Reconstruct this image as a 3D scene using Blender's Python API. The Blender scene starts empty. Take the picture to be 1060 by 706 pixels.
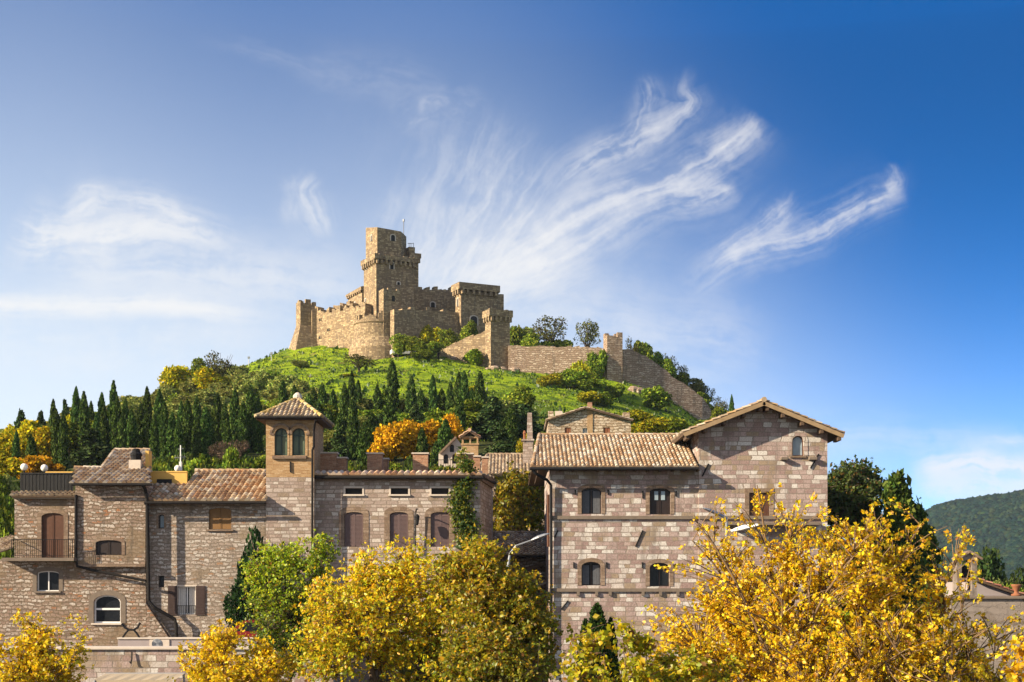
import bpy, bmesh, math, random
import numpy as np
from mathutils import Vector, Matrix, geometry

random.seed(7)
RNG = np.random.default_rng(11)
SC = bpy.context.scene
COL = SC.collection
R = math.radians

# ------------------------------------------------------------------ camera
F, CX, HY, ZC = 1456.0, 530.0, 600.0, 8.0       # focal length and optical axis in photo pixels, eye height in metres
cam_d = bpy.data.cameras.new('camera')
cam = bpy.data.objects.new('camera', cam_d)
COL.objects.link(cam)
cam.location = (0, 0, ZC)
cam.rotation_euler = (R(90), 0, 0)
cam_d.sensor_width = 36.0
cam_d.lens = F / 1060 * 36
cam_d.shift_y = (HY - 353) / 1060
cam_d.clip_start = 0.5
cam_d.clip_end = 12000
SC.camera = cam

# ------------------------------------------------------------------ light
SUN = Vector((-0.89, -0.38, 0.44)).normalized()     # towards the sun
sun_d = bpy.data.lights.new('sun', 'SUN')
sun_d.energy = 4.8
sun_d.angle = R(0.6)
sun_d.color = (1.0, 0.84, 0.62)
sun = bpy.data.objects.new('sun', sun_d)
COL.objects.link(sun)
sun.rotation_euler = SUN.to_track_quat('Z', 'Y').to_euler()
sun.location = (-60, -30, 90)

vs = SC.view_settings
vs.view_transform = 'Standard'
vs.look = 'None'
vs.exposure = 1.36
vs.gamma = 1.0
vs.use_curve_mapping = False
SC.cycles.use_denoising = True
SC.cycles.max_bounces = 5
SC.cycles.diffuse_bounces = 2
SC.cycles.glossy_bounces = 2
SC.cycles.transmission_bounces = 3
SC.cycles.transparent_max_bounces = 4
SC.cycles.volume_bounces = 0
SC.cycles.sample_clamp_indirect = 6


class NT:
    """tiny node-tree writer"""
    def __init__(s, tree):
        s.t = tree
        s.n = tree.nodes
        s.l = tree.links

    def node(s, kind, props=None, **ins):
        nd = s.n.new(kind)
        for k, v in (props or {}).items():
            setattr(nd, k, v)
        for k, v in ins.items():
            key = int(k[1:]) if k[0] == 'i' and k[1:].isdigit() else k.replace('_', ' ')
            s.put(nd.inputs[key], v)
        return nd

    def put(s, sock, v):
        if isinstance(v, bpy.types.NodeSocket):
            s.l.new(v, sock)
        else:
            sock.default_value = v

    def math(s, op, a, b=0.0, clamp=False):
        nd = s.n.new('ShaderNodeMath')
        nd.operation = op
        nd.use_clamp = clamp
        s.put(nd.inputs[0], a)
        s.put(nd.inputs[1], b)
        return nd.outputs[0]

    def vec(s, x, y, z=0.0):
        return s.node('ShaderNodeCombineXYZ', None, X=x, Y=y, Z=z).outputs[0]

    def smooth(s, v, a, b, lo=0.0, hi=1.0, kind='SMOOTHSTEP'):
        nd = s.node('ShaderNodeMapRange', {'interpolation_type': kind, 'clamp': True})
        for k, val in zip(range(5), (v, a, b, lo, hi)):
            s.put(nd.inputs[k], val)
        return nd.outputs[0]

    def noise(s, vec, scale, detail=3.0, rough=0.55, dist=0.0, out='Fac'):
        nd = s.node('ShaderNodeTexNoise', None, Vector=vec, Scale=scale, Detail=detail, Roughness=rough, Distortion=dist)
        return nd.outputs[0 if out == 'Fac' else 1]

    def mix(s, fac, a, b, mode='MIX'):
        nd = s.n.new('ShaderNodeMix')
        nd.data_type = 'RGBA'
        nd.blend_type = mode
        s.put(nd.inputs[0], fac)
        s.put(nd.inputs[6], a)
        s.put(nd.inputs[7], b)
        return nd.outputs[2]

    def ramp(s, fac, stops, interp='LINEAR'):
        nd = s.n.new('ShaderNodeValToRGB')
        cr = nd.color_ramp
        cr.interpolation = interp
        while len(cr.elements) < len(stops):
            cr.elements.new(0.5)
        for e, (p, c) in zip(cr.elements, stops):
            e.position = p
            e.color = (c[0], c[1], c[2], 1)
        s.put(nd.inputs[0], fac)
        return nd.outputs[0]


# ------------------------------------------------------------------ sky with cirrus
world = bpy.data.worlds.new('World')
SC.world = world
world.use_nodes = True
W = NT(world.node_tree)
W.n.clear()
tc = W.node('ShaderNodeTexCoord').outputs['Generated']
sep = W.node('ShaderNodeSeparateXYZ', None, Vector=tc)
dx, dy, dz = sep.outputs
ysafe = W.math('MAXIMUM', dy, 0.06)
U0 = W.math('DIVIDE', dx, ysafe)
V0 = W.math('DIVIDE', dz, ysafe)
zup = W.math('ADD', W.math('MULTIPLY', W.math('MAXIMUM', dz, 0.0), 2.7), 0.03)
sky = W.node('ShaderNodeTexSky', {'sky_type': 'NISHITA', 'sun_disc': False,
                                  'sun_elevation': math.asin(SUN.z), 'sun_rotation': math.atan2(SUN.x, SUN.y) % (2 * math.pi),
                                  'altitude': 400, 'air_density': 1.0, 'dust_density': 0.6, 'ozone_density': 3.0},
             Vector=W.vec(dx, dy, zup))
skyc = W.node('ShaderNodeHueSaturation', None, Hue=0.497, Saturation=1.5, Value=1.0, Color=sky.outputs[0]).outputs[0]
skyc = W.node('ShaderNodeGamma', None, Color=skyc, Gamma=1.2).outputs[0]
skyc = W.mix(1.0, skyc, (0.46, 0.93, 0.90, 1), 'MULTIPLY')

# cirrus: a density map over directions of the sky, computed here (u = x / y, v = z / y)
CU0, CU1, CV0, CV1 = -0.46, 0.46, -0.03, 0.47
CW, CH = 1840, 1000
_lat = np.random.default_rng(77).random((64, 256, 256)).astype(np.float32)


def vn2(x, y, k):
    """smooth value noise on a lattice"""
    xi, yi = np.floor(x).astype(int), np.floor(y).astype(int)
    fx, fy = x - xi, y - yi
    fx, fy = fx * fx * (3 - 2 * fx), fy * fy * (3 - 2 * fy)
    L = _lat[k % 64]
    a0, a1 = L[yi % 256, xi % 256], L[yi % 256, (xi + 1) % 256]
    b0, b1 = L[(yi + 1) % 256, xi % 256], L[(yi + 1) % 256, (xi + 1) % 256]
    return (a0 * (1 - fx) + a1 * fx) * (1 - fy) + (b0 * (1 - fx) + b1 * fx) * fy


def fb2(x, y, k, octv=5, rough=0.55):
    s_, a_, t_ = 0, 1.0, 0
    for o in range(octv):
        s_ = s_ + a_ * vn2(x * 2 ** o + o * 17.3, y * 2 ** o + o * 9.1, k + o)
        t_ += a_
        a_ *= rough
    return s_ / t_


_gu, _gv = np.meshgrid(np.linspace(CU0, CU1, CW), np.linspace(CV0, CV1, CH))
_px, _py = _gu * F + CX, HY - _gv * F              # the same directions in photo pixels
_wx = (fb2(_px / 85, _py / 85, 1, 4, 0.45) - 0.5) * 44 + (fb2(_px / 9, _py / 9, 9, 3) - 0.5) * 7
_wy = (fb2(_px / 85, _py / 85, 20, 4, 0.45) - 0.5) * 44 + (fb2(_px / 9, _py / 9, 29, 3) - 0.5) * 7
_dens = np.zeros_like(_px)


def ss(a, b, x):
    t_ = np.clip((x - a) / (b - a), 0, 1)
    return t_ * t_ * (3 - 2 * t_)


def wisp(pts, w0, w1, power, seed, fa=70.0, fb=7.0, lo=0.32, hi=0.72, warp=0.5, ends=(0.2, 0.15), skew=1.0):
    """a streak of cirrus along a line of photo points, w0 to w1 pixels wide, grained along its length"""
    global _dens
    q = [Vector(p) for p in pts]
    cr = []
    for i in range(len(q) - 1):
        p0, p1, p2, p3 = q[max(i - 1, 0)], q[i], q[i + 1], q[min(i + 2, len(q) - 1)]
        for s_ in range(8):
            t_ = s_ / 8
            cr.append(0.5 * ((2 * p1) + (p2 - p0) * t_ + (2 * p0 - 5 * p1 + 4 * p2 - p3) * t_ ** 2 + (3 * p1 - p0 - 3 * p2 + p3) * t_ ** 3))
    cr.append(q[-1])
    m_ = max(w0, w1) * 2.6 + 30
    x0, x1 = min(p.x for p in cr) - m_, max(p.x for p in cr) + m_
    y0, y1 = min(p.y for p in cr) - m_, max(p.y for p in cr) + m_
    c0, c1 = np.clip(np.searchsorted(_px[0], [x0, x1]), 0, CW)
    r0, r1 = np.clip(np.searchsorted(-_py[:, 0], [-y1, -y0]), 0, CH)
    if c1 - c0 < 2 or r1 - r0 < 2:
        return
    sl = (slice(r0, r1), slice(c0, c1))
    xx, yy_ = _px[sl] + _wx[sl] * warp, _py[sl] + _wy[sl] * warp
    best = np.full(xx.shape, 1e9)
    S, T = np.zeros_like(xx), np.zeros_like(xx)
    run_ = 0
    for a_, b_ in zip(cr[:-1], cr[1:]):
        d_ = b_ - a_
        L_ = d_.length
        if L_ < 1e-6:
            continue
        d_ = d_ / L_
        u_ = (xx - a_.x) * d_.x + (yy_ - a_.y) * d_.y
        uc = np.clip(u_, 0, L_)
        ex, ey = xx - a_.x - d_.x * uc, yy_ - a_.y - d_.y * uc
        d2 = ex * ex + ey * ey
        cl = d2 < best
        best = np.where(cl, d2, best)
        S = np.where(cl, run_ + u_ * 0 + uc, S)
        T = np.where(cl, np.sqrt(d2) * np.sign(ex * -d_.y + ey * d_.x), T)
        run_ += L_
    s1 = S / run_
    w = w0 + (w1 - w0) * s1
    w = np.where(T > 0, w, w * skew)
    g = (0.55 * np.exp(-(T / w) ** 2) + 0.45 * np.exp(-np.abs(T) / (w * 0.85))) * ss(0, ends[0], s1) * (1 - ss(1 - ends[1], 1.0, s1))
    nz = fb2(S / fa, T / (fb * 1.15), seed, 6, 0.68) * 0.56 + fb2(xx / 34, yy_ / 34, seed + 7, 6, 0.68) * 0.44
    _dens[sl] += g * (0.10 + 0.90 * ss(lo, hi + 0.02, 0.5 + (nz - 0.5) * 1.35)) * power


# main fan right of the castle
wisp([(470, 292), (545, 258), (610, 222), (690, 184), (740, 160), (772, 138), (786, 116)], 24, 19, 1.05, 1, 120, 8, 0.30, 0.76)
wisp([(500, 300), (600, 250), (680, 205), (735, 196), (762, 172)], 26, 24, 0.7, 2, 110, 8, 0.34, 0.72)
wisp([(705, 205), (735, 202), (765, 190)], 16, 16, 0.75, 3, 40, 9, 0.30, 0.66, 0.6, (0.4, 0.3))
wisp([(745, 165), (770, 140), (788, 118)], 12, 16, 0.65, 4, 30, 7, 0.34, 0.68, 0.8, (0.3, 0.3))
wisp([(560, 215), (620, 165), (662, 140), (700, 122), (716, 106), (706, 92), (716, 62)], 20, 8, 0.85, 5, 90, 7, 0.32, 0.70, 0.5, (0.4, 0.3))
wisp([(640, 160), (668, 128), (672, 98), (662, 72)], 14, 9, 0.6, 6, 60, 6, 0.34, 0.7, 0.6, (0.3, 0.4))
wisp([(450, 330), (500, 260), (560, 190), (600, 150)], 56, 56, 0.75, 7, 130, 8, 0.34, 0.76, 0.5, (0.25, 0.5))
wisp([(440, 320), (470, 240), (500, 170), (520, 100)], 46, 56, 0.6, 8, 150, 9, 0.38, 0.76, 0.5, (0.25, 0.5))
wisp([(420, 300), (440, 230), (455, 170)], 34, 34, 0.5, 9, 120, 8, 0.38, 0.76, 0.5, (0.25, 0.5))
wisp([(436, 120), (452, 113), (468, 118)], 7, 5, 0.22, 10, 26, 6, 0.3, 0.6, 0.9, (0.3, 0.3))
wisp([(400, 125), (452, 116), (505, 118)], 18, 14, 0.25, 11, 40, 7, 0.36, 0.7, 0.9, (0.3, 0.3))
wisp([(430, 330), (520, 290), (640, 250)], 56, 36, 0.95, 12, 160, 14, 0.22, 0.72, 0.5, (0.2, 0.4))
# right hand wisp
wisp([(690, 306), (760, 272), (830, 243), (890, 216), (920, 205), (940, 195)], 14, 12, 0.95, 13, 110, 5, 0.30, 0.74, 0.45, (0.35, 0.12))
wisp([(735, 284), (775, 250), (805, 222), (826, 200)], 12, 9, 0.7, 14, 90, 5, 0.32, 0.68, 0.5, (0.3, 0.25))
wisp([(770, 262), (800, 240), (822, 218)], 14, 9, 0.4, 15, 60, 5, 0.34, 0.7, 0.5, (0.3, 0.3))
wisp([(916, 205), (926, 190), (921, 172)], 8, 6, 0.6, 16, 30, 6, 0.3, 0.66, 0.8, (0.2, 0.4))
wisp([(860, 230), (905, 208), (938, 198)], 10, 9, 0.45, 17, 40, 5, 0.32, 0.72, 0.6, (0.3, 0.15))
# left hand bank and bands
wisp([(0, 232), (45, 248), (110, 246), (165, 236), (215, 246), (262, 262)], 22, 20, 1.25, 18, 90, 8, 0.28, 0.72, 0.7, (0.15, 0.3))
wisp([(60, 232), (110, 214), (165, 214), (220, 236)], 16, 15, 0.8, 19, 60, 9, 0.32, 0.66, 0.9, (0.2, 0.3))
wisp([(85, 212), (100, 200), (130, 198)], 8, 8, 0.5, 20, 40, 6, 0.34, 0.66, 0.9, (0.3, 0.4))
wisp([(30, 270), (140, 280), (300, 290), (420, 300)], 30, 34, 0.7, 21, 150, 14, 0.26, 0.72, 0.6, (0.2, 0.3))
wisp([(-60, 318), (80, 316), (200, 320), (300, 326)], 10, 8, 1.5, 22, 130, 7, 0.22, 0.60, 0.5, (0.1, 0.3))
wisp([(-60, 345), (120, 352), (330, 340)], 40, 40, 0.5, 23, 200, 30, 0.2, 0.8, 0.5, (0.1, 0.3))
wisp([(332, 252), (324, 222), (316, 194), (330, 174)], 13, 8, 0.85, 24, 80, 5, 0.28, 0.66, 0.6, (0.3, 0.3))
wisp([(298, 240), (303, 200), (300, 165)], 9, 7, 0.35, 25, 70, 5, 0.34, 0.7, 0.6, (0.3, 0.4))
wisp([(380, 260), (400, 215), (405, 180)], 14, 10, 0.35, 26, 70, 6, 0.34, 0.7, 0.6, (0.3, 0.4))
wisp([(190, 22), (260, 50), (370, 82), (480, 108)], 14, 12, 0.10, 27, 90, 9, 0.32, 0.74, 0.7, (0.3, 0.3))
wisp([(300, 70), (400, 75), (470, 100)], 26, 16, 0.12, 28, 90, 9, 0.32, 0.74, 0.7, (0.3, 0.3))
# low white veils and the bank over the far hill
wisp([(520, 330), (660, 335), (830, 385)], 50, 34, 0.5, 29, 160, 16, 0.25, 0.75, 0.6, (0.3, 0.4))
wisp([(600, 420), (850, 448), (1100, 462)], 26, 16, 0.28, 30, 160, 12, 0.3, 0.7, 0.6, (0.3, 0.2))
wisp([(925, 494), (1000, 488), (1130, 492)], 12, 18, 1.5, 31, 90, 9, 0.22, 0.56, 0.7, (0.2, 0.05))
wisp([(930, 512), (1010, 512), (1130, 515)], 15, 18, 1.0, 32, 90, 10, 0.22, 0.6, 0.6, (0.2, 0.05))
wisp([(1000, 466), (1060, 458), (1130, 458)], 5, 7, 0.4, 33, 90, 5, 0.3, 0.65, 0.6, (0.3, 0.1))
wisp([(1020, 455), (1080, 462)], 4, 4, 0.3, 34, 60, 4, 0.3, 0.65, 0.6, (0.3, 0.2))
_dens = 1 - np.exp(-1.05 * _dens)
cimg = bpy.data.images.new('cirrus_density', CW, CH, alpha=False, float_buffer=True)
cimg.colorspace_settings.name = 'Non-Color'
_buf = np.ones((CH, CW, 4), np.float32)
_buf[:, :, :3] = _dens[:, :, None]
cimg.pixels.foreach_set(_buf.ravel())
cimg.update()
cimg.pack()
cu = W.math('DIVIDE', W.math('SUBTRACT', U0, CU0), CU1 - CU0)
cv = W.math('DIVIDE', W.math('SUBTRACT', V0, CV0), CV1 - CV0)
ctex = W.node('ShaderNodeTexImage', {'image': cimg, 'extension': 'CLIP', 'interpolation': 'Cubic'}, Vector=W.vec(cu, cv, 0.0))
dens = W.node('ShaderNodeSeparateColor', None, Color=ctex.outputs[0]).outputs[0]
front = W.smooth(dy, 0.06, 0.25)
fill_cloud = W.smooth(W.noise(tc, 2.2, 5.0, 0.6, 0.4), 0.36, 0.60)  # unseen cloud added behind the camera to brighten the house fronts
fill_cloud = W.math('MULTIPLY', fill_cloud, W.smooth(dy, 0.05, -0.35, 0.0, 0.85))
dens = W.math('ADD', W.math('MULTIPLY', dens, front), fill_cloud)
# pale air low down, paler towards the sun
sg = W.math('ADD', W.smooth(U0, 0.36, -0.10, 0.12, 0.265), W.smooth(U0, -0.15, -0.36, 0.0, 0.03))
lw = W.math('DIVIDE', W.math('MAXIMUM', dz, 0.0), sg)
low = W.math('POWER', 2.718, W.math('MULTIPLY', W.math('MULTIPLY', lw, lw), -1.0))
low = W.math('MULTIPLY', low, W.smooth(U0, 0.40, -0.04, 0.5, 1.0))
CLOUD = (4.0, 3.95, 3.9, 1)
AIR = (3.75, 4.15, 4.35, 1)
c1 = W.mix(low, skyc, AIR)
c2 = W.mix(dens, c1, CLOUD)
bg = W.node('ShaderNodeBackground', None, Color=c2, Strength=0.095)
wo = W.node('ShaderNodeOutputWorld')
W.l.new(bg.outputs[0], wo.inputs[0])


# ------------------------------------------------------------------ helpers
def P(px, py, Y):
    return Vector(((px - CX) * Y / F, Y, ZC + (HY - py) * Y / F))


def X(px, Y):
    return (px - CX) * Y / F


def Z(py, Y):
    return ZC + (HY - py) * Y / F


def origin(o):
    v = Vector((0, 0, 0))
    while o is not None:
        v += o.location
        o = o.parent
    return v


def link(o, parent=None):
    COL.objects.link(o)
    if parent is not None:
        o.parent = parent
    return o


def tag(o, label=None, cat=None, group=None, kind=None):
    for k, v in (('label', label), ('category', cat), ('group', group), ('kind', kind)):
        if v:
            o[k] = v
    return o


def thing(name, loc, label, cat, group=None):
    o = bpy.data.objects.new(name, None)
    o.empty_display_size = 0.5
    o.location = loc
    link(o)
    return tag(o, label, cat, group)


class MB:
    """collects faces in world coordinates; build() links them as one mesh object"""
    def __init__(s):
        s.v, s.f, s.c = [], [], []

    def face(s, pts, c=None):
        i = len(s.v)
        s.v += [tuple(p) for p in pts]
        s.f.append(tuple(range(i, i + len(pts))))
        s.c.append(c)

    def box(s, x0, x1, y0, y1, z0, z1, c=None):
        i = len(s.v)
        s.v += [(x0, y0, z0), (x1, y0, z0), (x1, y1, z0), (x0, y1, z0), (x0, y0, z1), (x1, y0, z1), (x1, y1, z1), (x0, y1, z1)]
        for q in ((0, 1, 5, 4), (1, 2, 6, 5), (2, 3, 7, 6), (3, 0, 4, 7), (4, 5, 6, 7), (3, 2, 1, 0)):
            s.f.append(tuple(i + k for k in q))
            s.c.append(c)
        return s

    def beam(s, a, b, w, h, c=None, up=(0, 0, 1)):
        a, b = Vector(a), Vector(b)
        d = (b - a).normalized()
        u = Vector(up)
        sd = d.cross(u)
        if sd.length < 1e-4:
            sd = Vector((1, 0, 0))
        sd.normalize()
        u = sd.cross(d).normalized()
        i = len(s.v)
        for p in (a, b):
            for sx, sz in ((-1, -1), (1, -1), (1, 1), (-1, 1)):
                s.v.append(tuple(p + sd * (sx * w / 2) + u * (sz * h / 2)))
        for q in ((0, 1, 2, 3), (7, 6, 5, 4), (0, 4, 5, 1), (1, 5, 6, 2), (2, 6, 7, 3), (3, 7, 4, 0)):
            s.f.append(tuple(i + k for k in q))
            s.c.append(c)
        return s

    def tube(s, pts, rad, seg=6, c=None, cap=True):
        pts = [Vector(p) for p in pts]
        if not isinstance(rad, (list, tuple)):
            rad = [rad] * len(pts)
        i0 = len(s.v)
        ref = Vector((0.31, 0.87, 0.38))
        for k, p in enumerate(pts):
            d = (pts[min(k + 1, len(pts) - 1)] - pts[max(k - 1, 0)]).normalized()
            sd = d.cross(ref)
            if sd.length < 1e-3:
                sd = d.cross(Vector((1, 0, 0)))
            sd.normalize()
            u = sd.cross(d)
            for j in range(seg):
                a = 2 * math.pi * j / seg
                s.v.append(tuple(p + (sd * math.cos(a) + u * math.sin(a)) * rad[k]))
        for k in range(len(pts) - 1):
            for j in range(seg):
                a, b = i0 + k * seg + j, i0 + k * seg + (j + 1) % seg
                s.f.append((a, b, b + seg, a + seg))
                s.c.append(c)
        if cap:
            s.f.append(tuple(i0 + j for j in reversed(range(seg))))
            s.c.append(c)
            e = i0 + (len(pts) - 1) * seg
            s.f.append(tuple(e + j for j in range(seg)))
            s.c.append(c)
        return s

    def lathe(s, cx, cy, prof, seg=12, c=None):
        s.tube([(cx, cy, z) for r, z in prof], [r for r, z in prof], seg, c)
        return s

    def prism(s, poly, z0, z1, c=None, top=None):
        """poly: footprint (x, y) counter-clockwise; z1 may be a list of heights"""
        n = len(poly)
        i = len(s.v)
        top = top or poly
        zt = z1 if isinstance(z1, (list, tuple)) else [z1] * n
        zb = z0 if isinstance(z0, (list, tuple)) else [z0] * n
        s.v += [(x, y, zb[k]) for k, (x, y) in enumerate(poly)]
        s.v += [(x, y, zt[k]) for k, (x, y) in enumerate(top)]
        for k in range(n):
            s.f.append((i + k, i + (k + 1) % n, i + n + (k + 1) % n, i + n + k))
            s.c.append(c)
        s.f.append(tuple(i + n + k for k in range(n)))
        s.f.append(tuple(i + n - 1 - k for k in range(n)))
        s.c += [c, c]
        return s

    def slab(s, poly, holes, y0, y1, reveal=0.22, back=True, c=None):
        """poly (x, z) standing at y0 facing -y, with holes that go in by reveal"""
        loops = [[Vector((x, z, 0)) for x, z in poly]] + [[Vector((x, z, 0)) for x, z in h] for h in holes]
        flat = [v for lp in loops for v in lp]
        tri = geometry.tessellate_polygon(loops)
        i = len(s.v)
        s.v += [(v.x, y0, v.y) for v in flat]
        for t in tri:
            a, b, d = (flat[k] for k in t)
            cr = (b.x - a.x) * (d.y - a.y) - (b.y - a.y) * (d.x - a.x)
            s.f.append(tuple(i + k for k in (t if cr > 0 else t[::-1])))
            s.c.append(c)
        n = len(poly)
        for k in range(n):
            (xa, za), (xb, zb) = poly[k], poly[(k + 1) % n]
            s.face([(xa, y0, za), (xa, y1, za), (xb, y1, zb), (xb, y0, zb)], c)
        for h in holes:
            m = len(h)
            for k in range(m):
                (xa, za), (xb, zb) = h[k], h[(k + 1) % m]
                s.face([(xa, y0, za), (xb, y0, zb), (xb, y0 + reveal, zb), (xa, y0 + reveal, za)], c)
        if back:
            s.face([(x, y1, z) for x, z in reversed(poly)], c)
        return s

    def build(s, name, mat, parent=None, smooth=False, bevel=0.0):
        off = origin(parent) if parent is not None else Vector((0, 0, 0))
        me = bpy.data.meshes.new(name)
        me.from_pydata([(x - off.x, y - off.y, z - off.z) for x, y, z in s.v], [], s.f)
        if any(c is not None for c in s.c):
            at = me.attributes.new('tint', 'FLOAT_COLOR', 'CORNER')
            buf = []
            for f, c in zip(s.f, s.c):
                c = c or (0.4, 0.3, 0.2)
                buf += [c[0], c[1], c[2], 1.0] * len(f)
            at.data.foreach_set('color', buf)
        me.validate()
        if smooth:
            me.polygons.foreach_set('use_smooth', [True] * len(me.polygons))
        me.materials.append(mat)
        o = link(bpy.data.objects.new(name, me), parent)
        if bevel:
            b = o.modifiers.new('bevel', 'BEVEL')
            b.width = bevel
            b.segments = 2
            b.limit_method = 'ANGLE'
        return o


# ------------------------------------------------------------------ materials
MATS = {}


def new_mat(name):
    m = bpy.data.materials.new(name)
    m.use_nodes = True
    t = NT(m.node_tree)
    t.n.clear()
    out = t.node('ShaderNodeOutputMaterial')
    MATS[name] = m
    return m, t, out


def pbr(t, out, col, rough=0.9, bump=None, bump_d=0.05, strength=0.6, metal=0.0, spec=0.3):
    b = t.node('ShaderNodeBsdfPrincipled', None, Base_Color=col, Roughness=rough, Metallic=metal)
    b.inputs['Specular IOR Level'].default_value = spec
    if bump is not None:
        bn = t.node('ShaderNodeBump', None, Height=bump, Strength=strength, Distance=bump_d)
        t.l.new(bn.outputs[0], b.inputs['Normal'])
    t.l.new(b.outputs[0], out.inputs[0])
    return b


def simple(name, col, rough=0.7, metal=0.0, var=0.15, scale=6.0, spec=0.3):
    m, t, out = new_mat(name)
    tcn = t.node('ShaderNodeTexCoord').outputs['Object']
    n = t.noise(tcn, scale, 4)
    c = t.mix(n, tuple(x * (1 - var) for x in col) + (1,), tuple(min(1, x * (1 + var)) for x in col) + (1,))
    pbr(t, out, c, rough, n, 0.01, 0.2, metal, spec)
    return m


def wall_vec(t):
    tcn = t.node('ShaderNodeTexCoord').outputs['Object']
    sp = t.node('ShaderNodeSeparateXYZ', None, Vector=tcn)
    nm = t.node('ShaderNodeSeparateXYZ', None, Vector=t.node('ShaderNodeNewGeometry').outputs['True Normal'])
    h = t.math('SUBTRACT', t.math('MULTIPLY', sp.outputs[1], nm.outputs[0]), t.math('MULTIPLY', sp.outputs[0], nm.outputs[1]))
    return tcn, h, sp.outputs[2]


def ashlar(name, stops, bw, bh, mortar, mortar_size=0.02, stain=0.5, bump=0.7, seed=0.0, brownpatch=None):
    """squared stones in courses of uneven height"""
    m, t, out = new_mat(name)
    tcn, h, z = wall_vec(t)
    wob = t.noise(t.vec(t.math('MULTIPLY', h, 0.06), z, seed), 2.1, 2)
    z2 = t.math('ADD', z, t.math('MULTIPLY', wob, bh * 1.35))
    row = t.math('FLOOR', t.math('DIVIDE', z2, bh))
    wn = t.node('ShaderNodeTexWhiteNoise', {'noise_dimensions': '1D'}, W=row)
    stretch = t.math('ADD', t.math('MULTIPLY', wn.outputs[0], 1.05), 0.55)
    hx = t.math('ADD', t.math('MULTIPLY', h, stretch), t.math('MULTIPLY', wn.outputs[0], 37.0))
    edge = t.noise(tcn, 9.0, 3)
    hx = t.math('ADD', hx, t.math('MULTIPLY', t.noise(t.vec(hx, z, 3.0), 2.2, 2), bw * 0.8))
    z3 = t.math('ADD', z2, t.math('MULTIPLY', edge, 0.03))
    br = t.node('ShaderNodeTexBrick', {'offset': 0.5, 'squash': 1.0}, Vector=t.vec(hx, z3, 0.0),
                Color1=(0, 0, 0, 1), Color2=(1, 1, 1, 1), Mortar=(0.5, 0.5, 0.5, 1), Scale=1.0,
                Mortar_Size=mortar_size, Mortar_Smooth=0.3, Brick_Width=bw, Row_Height=bh)
    rnd = t.node('ShaderNodeSeparateColor', None, Color=br.outputs[0]).outputs[0]
    c = t.ramp(rnd, stops, 'CONSTANT')
    fine = t.noise(tcn, 14.0, 5, 0.65)
    c = t.mix(t.smooth(fine, 0.3, 0.75), c, t.mix(1.0, c, (0.62, 0.58, 0.54, 1), 'MULTIPLY'))
    big = t.noise(t.vec(h, t.math('MULTIPLY', z, 0.6), 9.0), 0.55, 5, 0.6)
    if brownpatch:
        c = t.mix(t.smooth(big, 0.54, 0.64, 0.0, 0.75), c, t.mix(fine, brownpatch + (1,), tuple(x * 1.5 for x in brownpatch) + (1,)))
    c = t.mix(t.math('MULTIPLY', t.smooth(t.noise(t.vec(t.math('MULTIPLY', h, 2.0), t.math('MULTIPLY', z, 0.22), 4.0), 1.3, 5, 0.68), 0.48, 0.72), stain), c,
              (0.10, 0.085, 0.075, 1))
    c = t.mix(br.outputs[1], c, mortar + (1,))
    hgt = t.math('ADD', t.math('MULTIPLY', t.math('SUBTRACT', 1.0, br.outputs[1]), 0.7), t.math('MULTIPLY', fine, 0.5))
    hgt = t.math('ADD', hgt, t.math('MULTIPLY', rnd, 0.25))
    pbr(t, out, c, 0.92, hgt, 0.04, bump)
    return m


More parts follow.
